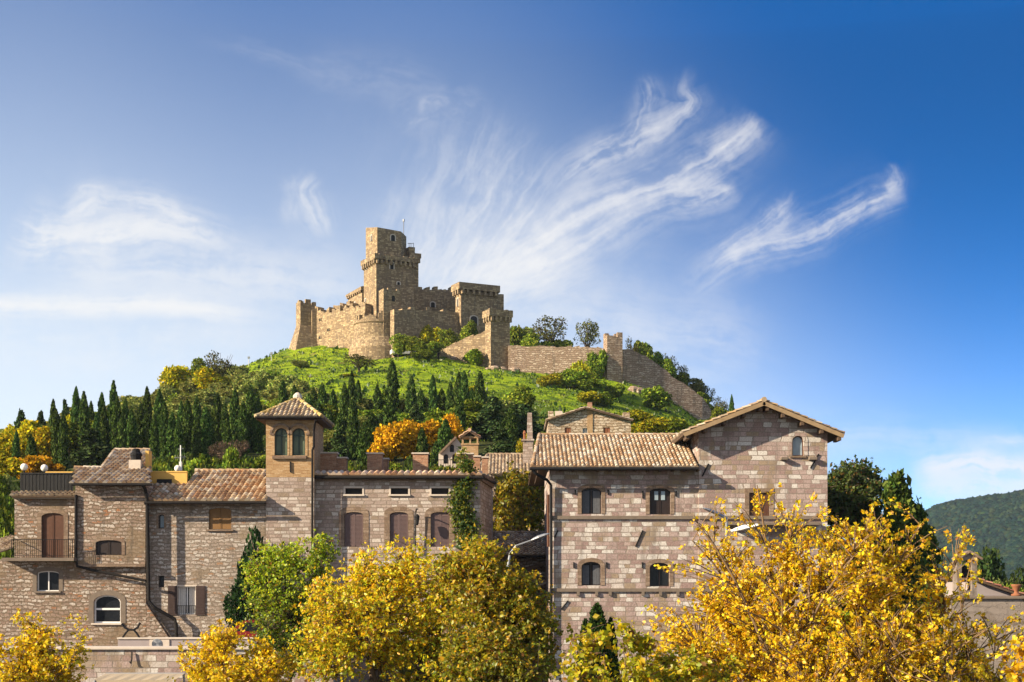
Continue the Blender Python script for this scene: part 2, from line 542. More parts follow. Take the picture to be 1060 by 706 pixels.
def rubble(name, stops, sx, sz, mortar, patch, patch_lo=0.5, mort_w=0.09, bump=0.8, seed=0.0):
    """roughly coursed field stones in brown mortar, with rendered patches"""
    m, t, out = new_mat(name)
    tcn, h, z = wall_vec(t)
    bw, bh = 1.0 / sx, 1.0 / sz
    z2 = t.math('ADD', z, t.math('MULTIPLY', t.noise(t.vec(h, z, seed), 1.1, 3), bh * 1.8))
    row = t.math('FLOOR', t.math('DIVIDE', z2, bh))
    wn = t.node('ShaderNodeTexWhiteNoise', {'noise_dimensions': '1D'}, W=row)
    hx = t.math('ADD', t.math('MULTIPLY', h, t.math('ADD', t.math('MULTIPLY', wn.outputs[0], 0.7), 0.8)), t.math('MULTIPLY', wn.outputs[0], 41.0))
    hx = t.math('ADD', hx, t.math('MULTIPLY', t.noise(t.vec(h, z, seed + 3), 2.6, 3), bw * 1.3))
    ds = t.node('ShaderNodeSeparateColor', None, Color=t.noise(tcn, 7.0, 4, out='Color')).outputs
    hx = t.math('ADD', hx, t.math('MULTIPLY', ds[0], bw * 0.45))
    z3 = t.math('ADD', z2, t.math('MULTIPLY', ds[1], bh * 0.75))
    br = t.node('ShaderNodeTexBrick', {'offset': 0.5, 'squash': 1.0}, Vector=t.vec(hx, z3, 0.0),
                Color1=(0, 0, 0, 1), Color2=(1, 1, 1, 1), Mortar=(0.5, 0.5, 0.5, 1), Scale=1.0,
                Mortar_Size=bh * 0.17, Mortar_Smooth=0.5, Brick_Width=bw, Row_Height=bh)
    r0 = t.node('ShaderNodeSeparateColor', None, Color=br.outputs[0]).outputs[0]
    rnd = (r0, t.math('FRACT', t.math('MULTIPLY', r0, 7.3)))
    c = t.ramp(rnd[0], stops, 'CONSTANT')
    fine = t.noise(tcn, 16.0, 5, 0.65)
    c = t.mix(t.smooth(fine, 0.3, 0.8), c, t.mix(1.0, c, (0.6, 0.56, 0.52, 1), 'MULTIPLY'))
    solid = t.math('SUBTRACT', 1.0, br.outputs[1])
    edge = t.smooth(t.math('SUBTRACT', solid, t.math('MULTIPLY', t.math('SUBTRACT', t.noise(tcn, 1.4, 5, 0.65), 0.35), 1.1)), 0.0, 0.45)
    mc = t.mix(fine, tuple(x * 0.65 for x in mortar) + (1,), tuple(x * 1.3 for x in mortar) + (1,))
    c = t.mix(edge, mc, c)
    big = t.noise(t.vec(h, z, seed + 5), 0.45, 5, 0.62)
    pm = t.smooth(big, patch_lo, patch_lo + 0.08, 0.0, 0.85)
    c = t.mix(pm, c, t.mix(fine, tuple(x * 0.75 for x in patch) + (1,), tuple(x * 1.25 for x in patch) + (1,)))
    st = t.smooth(t.noise(t.vec(t.math('MULTIPLY', h, 2.0), t.math('MULTIPLY', z, 0.25), 2.0), 1.1, 5, 0.68), 0.48, 0.74, 0.0, 0.55)
    c = t.mix(st, c, (0.07, 0.06, 0.05, 1))
    hgt = t.math('ADD', t.math('MULTIPLY', edge, 0.8), t.math('MULTIPLY', fine, 0.35))
    hgt = t.math('ADD', hgt, t.math('MULTIPLY', rnd[1], 0.3))
    pbr(t, out, c, 0.94, hgt, 0.06, bump)
    return m


M_H = ashlar('pink_ashlar', [(0, (0.412, 0.316, 0.287)), (0.20, (0.311, 0.220, 0.198)), (0.38, (0.521, 0.468, 0.427)), (0.56, (0.370, 0.281, 0.256)),
                             (0.74, (0.605, 0.571, 0.529)), (0.90, (0.319, 0.246, 0.176))], 0.40, 0.235, (0.210, 0.169, 0.137), 0.016, 0.45,
             brownpatch=(0.185, 0.134, 0.080))
M_A = rubble('brown_rubble', [(0, (0.264, 0.191, 0.144)), (0.25, (0.367, 0.293, 0.236)), (0.45, (0.512, 0.455, 0.397)), (0.6, (0.312, 0.220, 0.169)),
                              (0.8, (0.432, 0.350, 0.287)), (0.95, (0.336, 0.163, 0.084))], 3.3, 5.4, (0.152, 0.110, 0.072), (0.200, 0.143, 0.089), 0.52, seed=1.0)
M_B = rubble('grey_rubble', [(0, (0.296, 0.241, 0.198)), (0.25, (0.413, 0.353, 0.306)), (0.45, (0.530, 0.490, 0.438)), (0.6, (0.351, 0.281, 0.231)),
                             (0.8, (0.468, 0.402, 0.348)), (0.95, (0.328, 0.201, 0.124))], 3.2, 5.4, (0.203, 0.161, 0.120), (0.234, 0.177, 0.120), 0.56, seed=2.0)
M_D = ashlar('violet_stone', [(0, (0.378, 0.301, 0.258)), (0.22, (0.464, 0.387, 0.335)), (0.42, (0.327, 0.249, 0.206)), (0.60, (0.568, 0.507, 0.447)),
                                (0.78, (0.413, 0.327, 0.275)), (0.92, (0.292, 0.224, 0.163))], 0.38, 0.19, (0.215, 0.168, 0.129), 0.02, 0.4)
M_BRICK = ashlar('ochre_brick', [(0, (0.40, 0.25, 0.12)), (0.3, (0.46, 0.30, 0.155)), (0.6, (0.36, 0.215, 0.10)), (0.85, (0.50, 0.35, 0.20))],
                 0.26, 0.075, (0.33, 0.23, 0.125), 0.008, 0.25, 0.3)
M_REDBRICK = ashlar('red_brick', [(0, (0.36, 0.18, 0.105)), (0.3, (0.42, 0.23, 0.14)), (0.6, (0.30, 0.15, 0.09)), (0.85, (0.46, 0.28, 0.18))],
                    0.26, 0.075, (0.30, 0.2, 0.13), 0.008, 0.25, 0.3)
M_G = rubble('pale_rubble', [(0, (0.42, 0.33, 0.24)), (0.3, (0.58, 0.49, 0.38)), (0.6, (0.48, 0.36, 0.25)), (0.85, (0.64, 0.56, 0.45))],
             2.2, 4.0, (0.20, 0.14, 0.08), (0.4, 0.3, 0.2), 0.7, seed=4.0)
M_CASTLE = ashlar('castle_stone', [(0, (0.376, 0.276, 0.162)), (0.25, (0.286, 0.206, 0.122)), (0.5, (0.449, 0.343, 0.206)), (0.7, (0.237, 0.169, 0.105)),
                                   (0.88, (0.506, 0.388, 0.228))], 0.52, 0.27, (0.163, 0.115, 0.066), 0.03, 0.75, 1.0, brownpatch=(0.180, 0.132, 0.084))
M_TOWN = rubble('town_wall_stone', [(0, (0.36, 0.26, 0.19)), (0.3, (0.48, 0.37, 0.28)), (0.6, (0.30, 0.21, 0.15)), (0.85, (0.56, 0.46, 0.36))],
                1.5, 3.0, (0.20, 0.14, 0.09), (0.25, 0.18, 0.11), 0.58, bump=1.0, seed=6.0)
M_ROUGH = rubble('weathered_wall', [(0, (0.22, 0.18, 0.15)), (0.3, (0.29, 0.24, 0.20)), (0.6, (0.17, 0.14, 0.115)), (0.85, (0.34, 0.29, 0.24))],
                 1.2, 2.6, (0.15, 0.12, 0.09), (0.24, 0.20, 0.17), 0.45, bump=0.7, seed=7.0)
M_TRIM = ashlar('sandstone_trim', [(0, (0.225, 0.158, 0.108)), (0.35, (0.288, 0.211, 0.153)), (0.7, (0.198, 0.135, 0.095))], 0.5, 0.16, (0.144, 0.104, 0.072), 0.012, 0.3, 0.4)
M_TRIMD = simple('dark_stone_band', (0.16, 0.125, 0.095), 0.9, var=0.35, scale=4)
M_PALE = simple('pale_stone', (0.50, 0.43, 0.36), 0.9, var=0.2, scale=4)
M_IRON = simple('dark_iron', (0.012, 0.012, 0.013), 0.75, 0.0, spec=0.15)
M_COPPER = simple('dark_drainpipe', (0.014, 0.012, 0.011), 0.7, 0.0, spec=0.15)
M_BROWNWOOD = simple('brown_wood', (0.085, 0.035, 0.018), 0.6, var=0.35, scale=8)
M_OAK = simple('golden_wood', (0.20, 0.105, 0.035), 0.6, var=0.3, scale=8)
M_SHUT = simple('mauve_shutter', (0.13, 0.085, 0.08), 0.65, var=0.15)
M_SHUTD = simple('dark_shutter', (0.05, 0.03, 0.025), 0.65, var=0.2)
M_WHITE = simple('white_paint', (0.72, 0.70, 0.67), 0.5, var=0.06)
M_DARKF = simple('dark_frame', (0.022, 0.014, 0.012), 0.5)
M_OCHRE = simple('ochre_plaster', (0.62, 0.38, 0.10), 0.9, var=0.1, scale=3)
M_SOFFIT = simple('old_timber', (0.085, 0.055, 0.035), 0.85, var=0.35, scale=7)
M_VERGE = simple('verge_board', (0.26, 0.18, 0.10), 0.85, var=0.35, scale=5)
M_BLACK = simple('black_screen', (0.012, 0.012, 0.012), 0.7, var=0.3)
M_PLINTH = simple('lavender_plaster', (0.30, 0.255, 0.25), 0.9, var=0.1, scale=2)
M_STEEL = simple('galvanised_steel', (0.27, 0.28, 0.295), 0.45, 0.4, var=0.1)
M_GLOBE = simple('opal_glass', (0.85, 0.80, 0.68), 0.25, var=0.02, spec=0.5)
M_CURTD = simple('grey_curtain', (0.10, 0.105, 0.115), 0.9, var=0.3, scale=9)
M_CURT = simple('pale_curtain', (0.55, 0.52, 0.47), 0.9, var=0.25, scale=9)
M_AWN = simple('beige_awning', (0.36, 0.29, 0.20), 0.9, var=0.1)
M_RED = simple('red_car_paint', (0.22, 0.015, 0.012), 0.25, 0.1, var=0.05, spec=0.5)
M_WCAR = simple('white_car_paint', (0.78, 0.78, 0.78), 0.25, var=0.03, spec=0.5)
M_TYRE = simple('tyre_rubber', (0.015, 0.015, 0.016), 0.85)
M_POT = simple('terracotta', (0.22, 0.085, 0.04), 0.85, var=0.25)
M_GREENFLAT = simple('green_frame', (0.03, 0.05, 0.04), 0.5)
M_PAVE = ashlar('paving_stone', [(0, (0.2, 0.17, 0.15)), (0.4, (0.25, 0.215, 0.19)), (0.7, (0.17, 0.145, 0.13))], 0.5, 0.3, (0.1, 0.09, 0.08))


def glass_mat(name, col, rough=0.08):
    m, t, out = new_mat(name)
    tcn = t.node('ShaderNodeTexCoord').outputs['Object']
    n = t.noise(tcn, 1.7, 3)
    c = t.mix(n, tuple(x * 0.4 for x in col) + (1,), tuple(x * 1.6 for x in col) + (1,))
    pbr(t, out, c, rough, n, 0.02, 0.08, spec=0.14)
    return m


M_GLASS = glass_mat('dark_glass', (0.014, 0.016, 0.02))
M_GLASSG = glass_mat('greenish_glass', (0.10, 0.13, 0.085), 0.15)
M_GLASSB = glass_mat('pale_blue_pane', (0.26, 0.32, 0.36), 0.3)


def tint_mat(name, rough=0.9, spot=0.5, scale=9.0):
    m, t, out = new_mat(name)
    at = t.node('ShaderNodeAttribute', {'attribute_name': 'tint'}).outputs['Color']
    tcn = t.node('ShaderNodeTexCoord').outputs['Object']
    n = t.noise(tcn, scale, 5, 0.65)
    c = t.mix(t.smooth(n, 0.42, 0.75, 0.0, spot), at, t.mix(1.0, at, (0.42, 0.38, 0.33, 1), 'MULTIPLY'))
    lich = t.noise(tcn, 2.3, 5, 0.7)
    c = t.mix(t.smooth(lich, 0.62, 0.75, 0.0, 0.4), c, (0.30, 0.22, 0.07, 1))
    pbr(t, out, c, rough, n, 0.02, 0.4)
    return m


M_TILE = tint_mat('clay_tiles')


def leaf_mat(name, trans=0.35, objvar=0.0, gloss=0.06):
    m, t, out = new_mat(name)
    at = t.node('ShaderNodeAttribute', {'attribute_name': 'tint'}).outputs['Color']
    if objvar:
        rn = t.node('ShaderNodeObjectInfo').outputs['Random']
        v = t.math('ADD', t.math('MULTIPLY', rn, objvar * 2), 1.0 - objvar)
        hue = t.math('ADD', t.math('MULTIPLY', rn, 0.03), 0.485)
        at = t.node('ShaderNodeHueSaturation', None, Hue=hue, Saturation=1.0, Value=v, Color=at).outputs[0]
    d = t.node('ShaderNodeBsdfDiffuse', None, Color=at)
    tr = t.node('ShaderNodeBsdfTranslucent', None, Color=t.mix(0.5, at, t.mix(1.0, at, (1.5, 1.3, 0.7, 1), 'MULTIPLY')))
    mx = t.node('ShaderNodeMixShader', None, i0=trans, i1=d.outputs[0], i2=tr.outputs[0])
    g = t.node('ShaderNodeBsdfGlossy', None, Color=(1, 1, 1, 1), Roughness=0.45)
    m2 = t.node('ShaderNodeMixShader', None, i0=gloss, i1=mx.outputs[0], i2=g.outputs[0])
    t.l.new(m2.outputs[0], out.inputs[0])
    return m


M_LEAF = leaf_mat('broad_leaves', 0.5, 0.0, 0.02)
M_LEAFV = leaf_mat('far_leaves', 0.25, 0.22, 0.0)
M_NEEDLE = leaf_mat('cypress_sprays', 0.12, 0.25, 0.0)
M_BARK = simple('bark', (0.085, 0.06, 0.04), 0.95, var=0.4, scale=9)
M_BARKY = simple('pale_twig_bark', (0.17, 0.11, 0.06), 0.95, var=0.3, scale=9)

exec_order_marker = None

# ------------------------------------------------------------------ terrain
CTRL = [  # photo column, photo row, distance
    (-120, 520, 112), (0, 500, 112), (100, 497, 112), (200, 494, 112), (300, 492, 112), (400, 492, 112), (500, 488, 112), (600, 480, 112),
    (700, 500, 112), (850, 540, 112), (1000, 580, 112), (1200, 592, 112),
    (-150, 505, 150), (0, 483, 150), (100, 468, 150), (200, 458, 150), (300, 450, 150), (400, 446, 150), (500, 440, 150), (600, 436, 150),
    (700, 456, 150), (800, 492, 150), (950, 560, 150), (1100, 590, 150),
    (-150, 495, 195), (0, 474, 195), (100, 448, 195), (200, 424, 195), (280, 407, 195), (350, 402, 195), (430, 400, 195), (500, 402, 195),
    (560, 410, 195), (640, 420, 195), (700, 440, 195), (760, 470, 195), (850, 520, 195), (1000, 580, 195),
    (-150, 500, 236), (0, 476, 236), (100, 446, 236), (160, 418, 236), (210, 398, 236), (250, 386, 236), (285, 376, 236), (330, 370, 236),
    (400, 370, 236), (455, 372, 232), (510, 377, 230), (560, 383, 230), (640, 391, 230), (690, 412, 230), (725, 435, 230), (765, 458, 232),
    (830, 510, 236), (950, 575, 236),
    (300, 362, 256), (360, 354, 262), (420, 350, 262), (500, 352, 262), (580, 360, 262), (640, 368, 262), (700, 396, 262), (760, 440, 262), (860, 520, 262),
    (200, 400, 262), (100, 446, 262), (0, 480, 262),
    (0, 520, 330), (200, 460, 330), (400, 420, 330), (600, 420, 330), (800, 530, 330), (1000, 590, 330)]
_c = np.array([[(a - CX) * y / F, y, ZC + (HY - b) * y / F] for a, b, y in CTRL])


def _tps(d2):
    return 0.5 * d2 * np.log(np.maximum(d2, 1e-9))


_n = len(_c)
_d2 = ((_c[:, None, :2] - _c[None, :, :2]) ** 2).sum(-1)
_A = np.zeros((_n + 3, _n + 3))
_A[:_n, :_n] = _tps(_d2) + np.eye(_n) * 8.0
_A[:_n, _n] = 1
_A[:_n, _n + 1:] = _c[:, :2]
_A[_n:, :_n] = _A[:_n, _n:].T
_w = np.linalg.solve(_A, np.concatenate([_c[:, 2], [0, 0, 0]]))


def sstep(a, b, x):
    t = np.clip((x - a) / (b - a), 0, 1)
    return t * t * (3 - 2 * t)


def vnoise(x, y, s, seed=0):
    """cheap smooth noise from a few sines"""
    r = np.random.default_rng(seed)
    o = 0
    for k in range(6):
        a = r.uniform(0, 6.28)
        f = r.uniform(0.6, 1.8) / s
        o = o + np.sin((x * math.cos(a) + y * math.sin(a)) * f * 6.28 + r.uniform(0, 6.28))
    return o / 6


def height(x, y):
    x = np.atleast_1d(np.asarray(x, float))
    y = np.atleast_1d(np.asarray(y, float))
    xc, yc = np.clip(x, -170, 150), np.clip(y, 100, 335)
    d2 = (xc[:, None] - _c[None, :, 0]) ** 2 + (yc[:, None] - _c[None, :, 1]) ** 2
    z = _tps(d2) @ _w[:_n] + _w[_n] + xc * _w[_n + 1] + yc * _w[_n + 2]
    z = np.maximum(z, 0)
    z = z + (vnoise(x, y, 22, 3) * 0.9 + vnoise(x, y, 6, 5) * 0.28) * sstep(100, 135, y)
    m = sstep(84, 110, y) * (1 - sstep(335, 700, y)) * (1 - sstep(0, 42, x - (12 + (np.clip(y, 100, 260) - 100) * 0.2))) * (1 - sstep(170, 520, -x))
    return z * m


def gh(x, y):
    return float(height(x, y)[0])


def axis(parts):
    o = []
    for a, b, s in parts:
        o += list(np.arange(a, b, s))
    return np.array(o + [parts[-1][1]])


xs = axis([(-6000, -600, 600), (-600, -180, 40), (-180, -110, 6), (-110, 90, 1.5), (90, 180, 6), (180, 600, 40), (600, 6000, 600)])
ys = axis([(-400, 60, 40), (60, 100, 3), (100, 270, 1.5), (270, 350, 5), (350, 800, 50), (800, 7000, 600)])
gx, gy = np.meshgrid(xs, ys)
gz = height(gx.ravel(), gy.ravel()).reshape(gx.shape)
nv, nu = gx.shape
me = bpy.data.meshes.new('ground')
idx = np.arange(nv * nu).reshape(nv, nu)
quads = np.stack([idx[:-1, :-1], idx[:-1, 1:], idx[1:, 1:], idx[1:, :-1]], -1).reshape(-1, 4)
me.from_pydata(np.stack([gx, gy, gz], -1).reshape(-1, 3).tolist(), [], quads.tolist())
me.polygons.foreach_set('use_smooth', [True] * len(me.polygons))
m, t, out = new_mat('hill_grass')
tcn = t.node('ShaderNodeTexCoord').outputs['Object']
n1 = t.noise(tcn, 0.09, 6, 0.62)
n2 = t.noise(tcn, 0.7, 6, 0.7)
n3 = t.noise(tcn, 0.22, 5, 0.65, 0.4)
c = t.ramp(n2, [(0.28, (0.055, 0.10, 0.006)), (0.44, (0.19, 0.28, 0.008)), (0.57, (0.28, 0.37, 0.010)), (0.74, (0.37, 0.40, 0.016))])
c = t.mix(t.smooth(n1, 0.52, 0.66, 0.0, 0.6), c, (0.19, 0.21, 0.025, 1))
n4 = t.noise(tcn, 0.33, 6, 0.68, 0.6)
c = t.mix(t.smooth(n4, 0.48, 0.62, 0.0, 0.85), c, t.mix(n2, (0.022, 0.06, 0.006, 1), (0.09, 0.16, 0.012, 1)))
c = t.mix(t.smooth(n3, 0.60, 0.70, 0.0, 0.85), c, t.mix(n2, (0.12, 0.07, 0.03, 1), (0.34, 0.24, 0.12, 1)))
spg = t.node('ShaderNodeSeparateXYZ', None, Vector=tcn).outputs
wob = t.math('MULTIPLY', t.math('SUBTRACT', n3, 0.5), 30.0)
litter = t.math('MULTIPLY', t.smooth(t.math('ADD', spg[1], wob), 188.0, 170.0), t.smooth(spg[0], 8.0, 0.0))
litter = t.math('MAXIMUM', litter, t.smooth(spg[1], 260.0, 300.0))
litter = t.math('MAXIMUM', litter, t.smooth(spg[0], 28.0, 35.0))
c = t.mix(t.math('MULTIPLY', litter, 0.9), c, t.mix(n2, (0.018, 0.026, 0.010, 1), (0.05, 0.045, 0.018, 1)))
pbr(t, out, c, 0.95, t.math('ADD', n2, t.math('MULTIPLY', t.noise(tcn, 2.6, 4, 0.7), 0.5)), 0.7, 0.9, spec=0.1)
me.materials.append(m)
ground = tag(link(bpy.data.objects.new('ground', me)), kind='structure')
M_GRASS = m

mb = MB()
mb.face([(-60, -20, 0.004), (70, -20, 0.004), (70, 84, 0.004), (-60, 84, 0.004)])
tag(mb.build('paved_square', M_PAVE), kind='structure')
TZ = 4.7
mb = MB().box(-40, -7.2, 56.5, 90, 0.0, TZ)
tag(mb.build('terrace', M_PAVE), kind='structure')


# ------------------------------------------------------------------ far hills with their wood
def far_h(x, y):
    r = 0
    for px, py, d in ((880, 596, 700), (960, 545, 700), (1000, 521, 700), (1060, 509, 700), (1150, 490, 700), (1300, 500, 700)):
        pass
    prof_x = np.array([700, 900, 950, 985, 1020, 1060, 1120, 1200, 1350, 1600, 1900])
    prof_y = np.array([600, 580, 548, 526, 517, 511, 503, 492, 505, 560, 600])
    px = x / 1500 * F + CX
    top = (HY - np.interp(px, prof_x, prof_y)) * 1500 / F + 8
    t_ = sstep(950, 1500, y) * (1 - sstep(1500, 2400, y))
    return top * t_ + (vnoise(x, y, 160, 8) * 7 + vnoise(x, y, 60, 9) * 3) * t_ * np.clip(top / 40, 0, 1) - 1.5


xs2 = np.arange(150, 1500, 14.0)
ys2 = np.arange(940, 2400, 16.0)
hx, hy = np.meshgrid(xs2, ys2)
hz = far_h(hx, hy)
idx = np.arange(hx.size).reshape(hx.shape)
quads = np.stack([idx[:-1, :-1], idx[:-1, 1:], idx[1:, 1:], idx[1:, :-1]], -1).reshape(-1, 4)
me = bpy.data.meshes.new('hills')
me.from_pydata(np.stack([hx, hy, hz], -1).reshape(-1, 3).tolist(), [], quads.tolist())
me.polygons.foreach_set('use_smooth', [True] * len(me.polygons))
m, t, out = new_mat('wooded_slope')
tcn = t.node('ShaderNodeTexCoord').outputs['Object']
n1 = t.noise(tcn, 0.02, 6, 0.7)
pbr(t, out, t.ramp(n1, [(0.3, (0.018, 0.035, 0.012)), (0.6, (0.04, 0.065, 0.018)), (0.8, (0.07, 0.08, 0.025))]), 0.95, n1, 8.0, 0.8, spec=0.05)
me.materials.append(m)
tag(link(bpy.data.objects.new('hills', me)), kind='structure')


# ------------------------------------------------------------------ leaves and trees
def leaf_faces(cent, size, cols, axisv=None, stretch=1.5, fold=0.25, up=0.0):
    """one folded diamond per leaf; returns verts, faces, colours"""
    n = len(cent)
    a = RNG.normal(size=(n, 3))
    if axisv is not None:
        a = axisv + a * 0.55
    a[:, 2] += up
    a /= np.linalg.norm(a, axis=1, keepdims=True) + 1e-9
    b = np.cross(a, RNG.normal(size=(n, 3)))
    b /= np.linalg.norm(b, axis=1, keepdims=True) + 1e-9
    nn = np.cross(a, b)
    L = (size * stretch * 0.5)[:, None]
    Wd = (size * 0.5)[:, None]
    v = np.empty((n, 4, 3))
    v[:, 0] = cent - a * L
    v[:, 1] = cent + b * Wd + nn * Wd * fold
    v[:, 2] = cent + a * L
    v[:, 3] = cent - b * Wd + nn * Wd * fold
    f = (np.arange(n)[:, None] * 4)
    tri = np.concatenate([f + np.array([[0, 1, 2]]), f + np.array([[0, 2, 3]])], 0)
    return v.reshape(-1, 3), tri, np.repeat(cols, 4, 0)


def np_mesh(name, v, tri, col, mat):
    me = bpy.data.meshes.new(name)
    nvv, nt = len(v), len(tri)
    me.vertices.add(nvv)
    me.vertices.foreach_set('co', np.ascontiguousarray(v, dtype=np.float32).ravel())
    me.loops.add(nt * 3)
    me.loops.foreach_set('vertex_index', np.ascontiguousarray(tri, dtype=np.int32).ravel())
    me.polygons.add(nt)
    me.polygons.foreach_set('loop_start', np.arange(0, nt * 3, 3, dtype=np.int32))
    at = me.attributes.new('tint', 'FLOAT_COLOR', 'POINT')
    at.data.foreach_set('color', np.concatenate([col, np.ones((nvv, 1))], 1).astype(np.float32).ravel())
    me.update(calc_edges=True)
    me.validate()
    me.materials.append(mat)
    return me


def palette(n, cols, jitter=0.18):
    cols = np.array([c[:3] for c in cols])
    k = RNG.integers(0, len(cols), n)
    c = cols[k] * (1 + RNG.normal(size=(n, 1)) * jitter) * (1 + RNG.normal(size=(n, 3)) * 0.06)
    return np.clip(c, 0.002, 0.9)


def bez(a, b, c, n):
    t_ = np.linspace(0, 1, n)[:, None]
    return (1 - t_) ** 2 * a + 2 * t_ * (1 - t_) * b + t_ ** 2 * c


def crown_tree(name, base, fork_z, blobs, ntips, per_tip, leaf, cols, label, cat='tree', group=None, r0=0.16, nmain=7, nsub=36, spread=0.22,
               leafmat=None, bark=None, extra=None, tone=None, twig_r=0.006, gap=0.35, seed=1, twig_vis=1.0, rise=0.0, leaf_from=0.3):
    """tree whose crown fills the given ellipsoids (centre, radii); real limbs lead to every twig"""
    rs = np.random.default_rng(seed)
    root = thing(name, base, label, cat, group)
    base = np.array(base, float)
    vol = np.array([r[0] * r[1] * r[2] for c, r in blobs])
    k = rs.choice(len(blobs), ntips * 3, p=vol / vol.sum())
    d = rs.normal(size=(ntips * 3, 3))
    d /= np.linalg.norm(d, axis=1, keepdims=True)
    rr = rs.uniform(0, 1, (ntips * 3, 1)) ** 0.42
    cs = np.array([c for c, r in blobs], float)
    rd = np.array([r for c, r in blobs], float)
    lump = 1 + 0.16 * np.sin(d[:, :1] * 7 + seed) * np.cos(d[:, 2:] * 9 + d[:, 1:2] * 5 + seed)
    p = cs[k] + d * rd[k] * rr * lump
    g = vnoise(p[:, 0] * 1.0 + p[:, 1] * 0.7, p[:, 2] + p[:, 1] * 0.3, 1.2, seed) + vnoise(p[:, 0], p[:, 2], 0.6, seed + 1) * 0.6
    p = p[g > -gap][:ntips]
    if extra is not None:
        p = np.concatenate([p, np.array(extra, float)], 0)
    fork = base + np.array([0, 0, fork_z])
    mains = p[rs.choice(len(p), nmain, replace=False)] * 0.5 + fork * 0.5
    subs = p[rs.choice(len(p), nsub, replace=False)]
    wood = MB()
    wood.tube([base - np.array([0, 0, 0.1]), base + np.array([0.03, 0.02, fork_z * 0.5]), fork], [r0, r0 * 0.82, r0 * 0.7], 8)
    for mm in mains:
        pts = bez(fork, fork + (mm - fork) * np.array([0.35, 0.35, 0.75]), mm, 5)
        wood.tube(pts, list(np.linspace(r0 * 0.55, r0 * 0.32, 5)), 6, cap=False)
    joint = []
    for s_ in subs:
        mm = mains[np.argmin(((mains - s_) ** 2).sum(1))]
        mid = mm + (s_ - mm) * np.array([0.45, 0.45, 0.7])
        pts = bez(mm, mid, s_, 6)
        wood.tube(pts, list(np.linspace(r0 * 0.3, twig_r * 1.3, 6)), 5, cap=False)
        joint.append(pts[2:])
    joint = np.concatenate(joint)
    lc, la = [], []
    for q in p:
        dd = ((joint - q) ** 2).sum(1) + np.where(joint[:, 2] > q[2] - rise, 1.0 + rise * 4, 0)
        j = joint[np.argmin(dd)]
        pts = bez(j, j + (q - j) * np.array([0.5, 0.5, 0.8]), q, 4)
        if rs.random() < twig_vis:
            wood.tube(pts, [twig_r * 1.6, twig_r * 1.3, twig_r, twig_r * 0.5], 3, cap=False)
        dirv = (q - j) / (np.linalg.norm(q - j) + 1e-6)
        m_ = max(3, int(per_tip * rs.uniform(0.5, 1.5)))
        nc_ = max(2, m_ // 5)
        kk = rs.integers(0, nc_, m_)
        cu_ = rs.uniform(leaf_from, 1.06, nc_)[:, None]
        cc_ = j + (q - j) * cu_ + rs.normal(size=(nc_, 3)) * spread
        lc.append(cc_[kk] + rs.normal(size=(m_, 3)) * leaf * 0.55)
        la.append((dirv[None] + np.array([[0, 0, -0.35]]) + rs.normal(size=(nc_, 3)) * 0.7)[kk])
    lc = np.concatenate(lc)
    la = np.concatenate(la)
    n = len(lc)
    col = palette(n, cols)
    if tone is not None:
        col = tone(lc, col)
    old = RNG.uniform(0, 1, n) < 0.07
    col[old] = palette(int(old.sum()), [(0.26, 0.13, 0.03), (0.18, 0.10, 0.03)])
    v, tri, cc = leaf_faces(lc, leaf * RNG.uniform(0.45, 1.4, n), col, la, 1.35, 0.4)
    wood.build('trunk', bark or M_BARK, root, smooth=True)
    me_ = np_mesh('crown', v - base, tri, cc, leafmat or M_LEAF)
    link(bpy.data.objects.new('crown', me_), root)
    return root


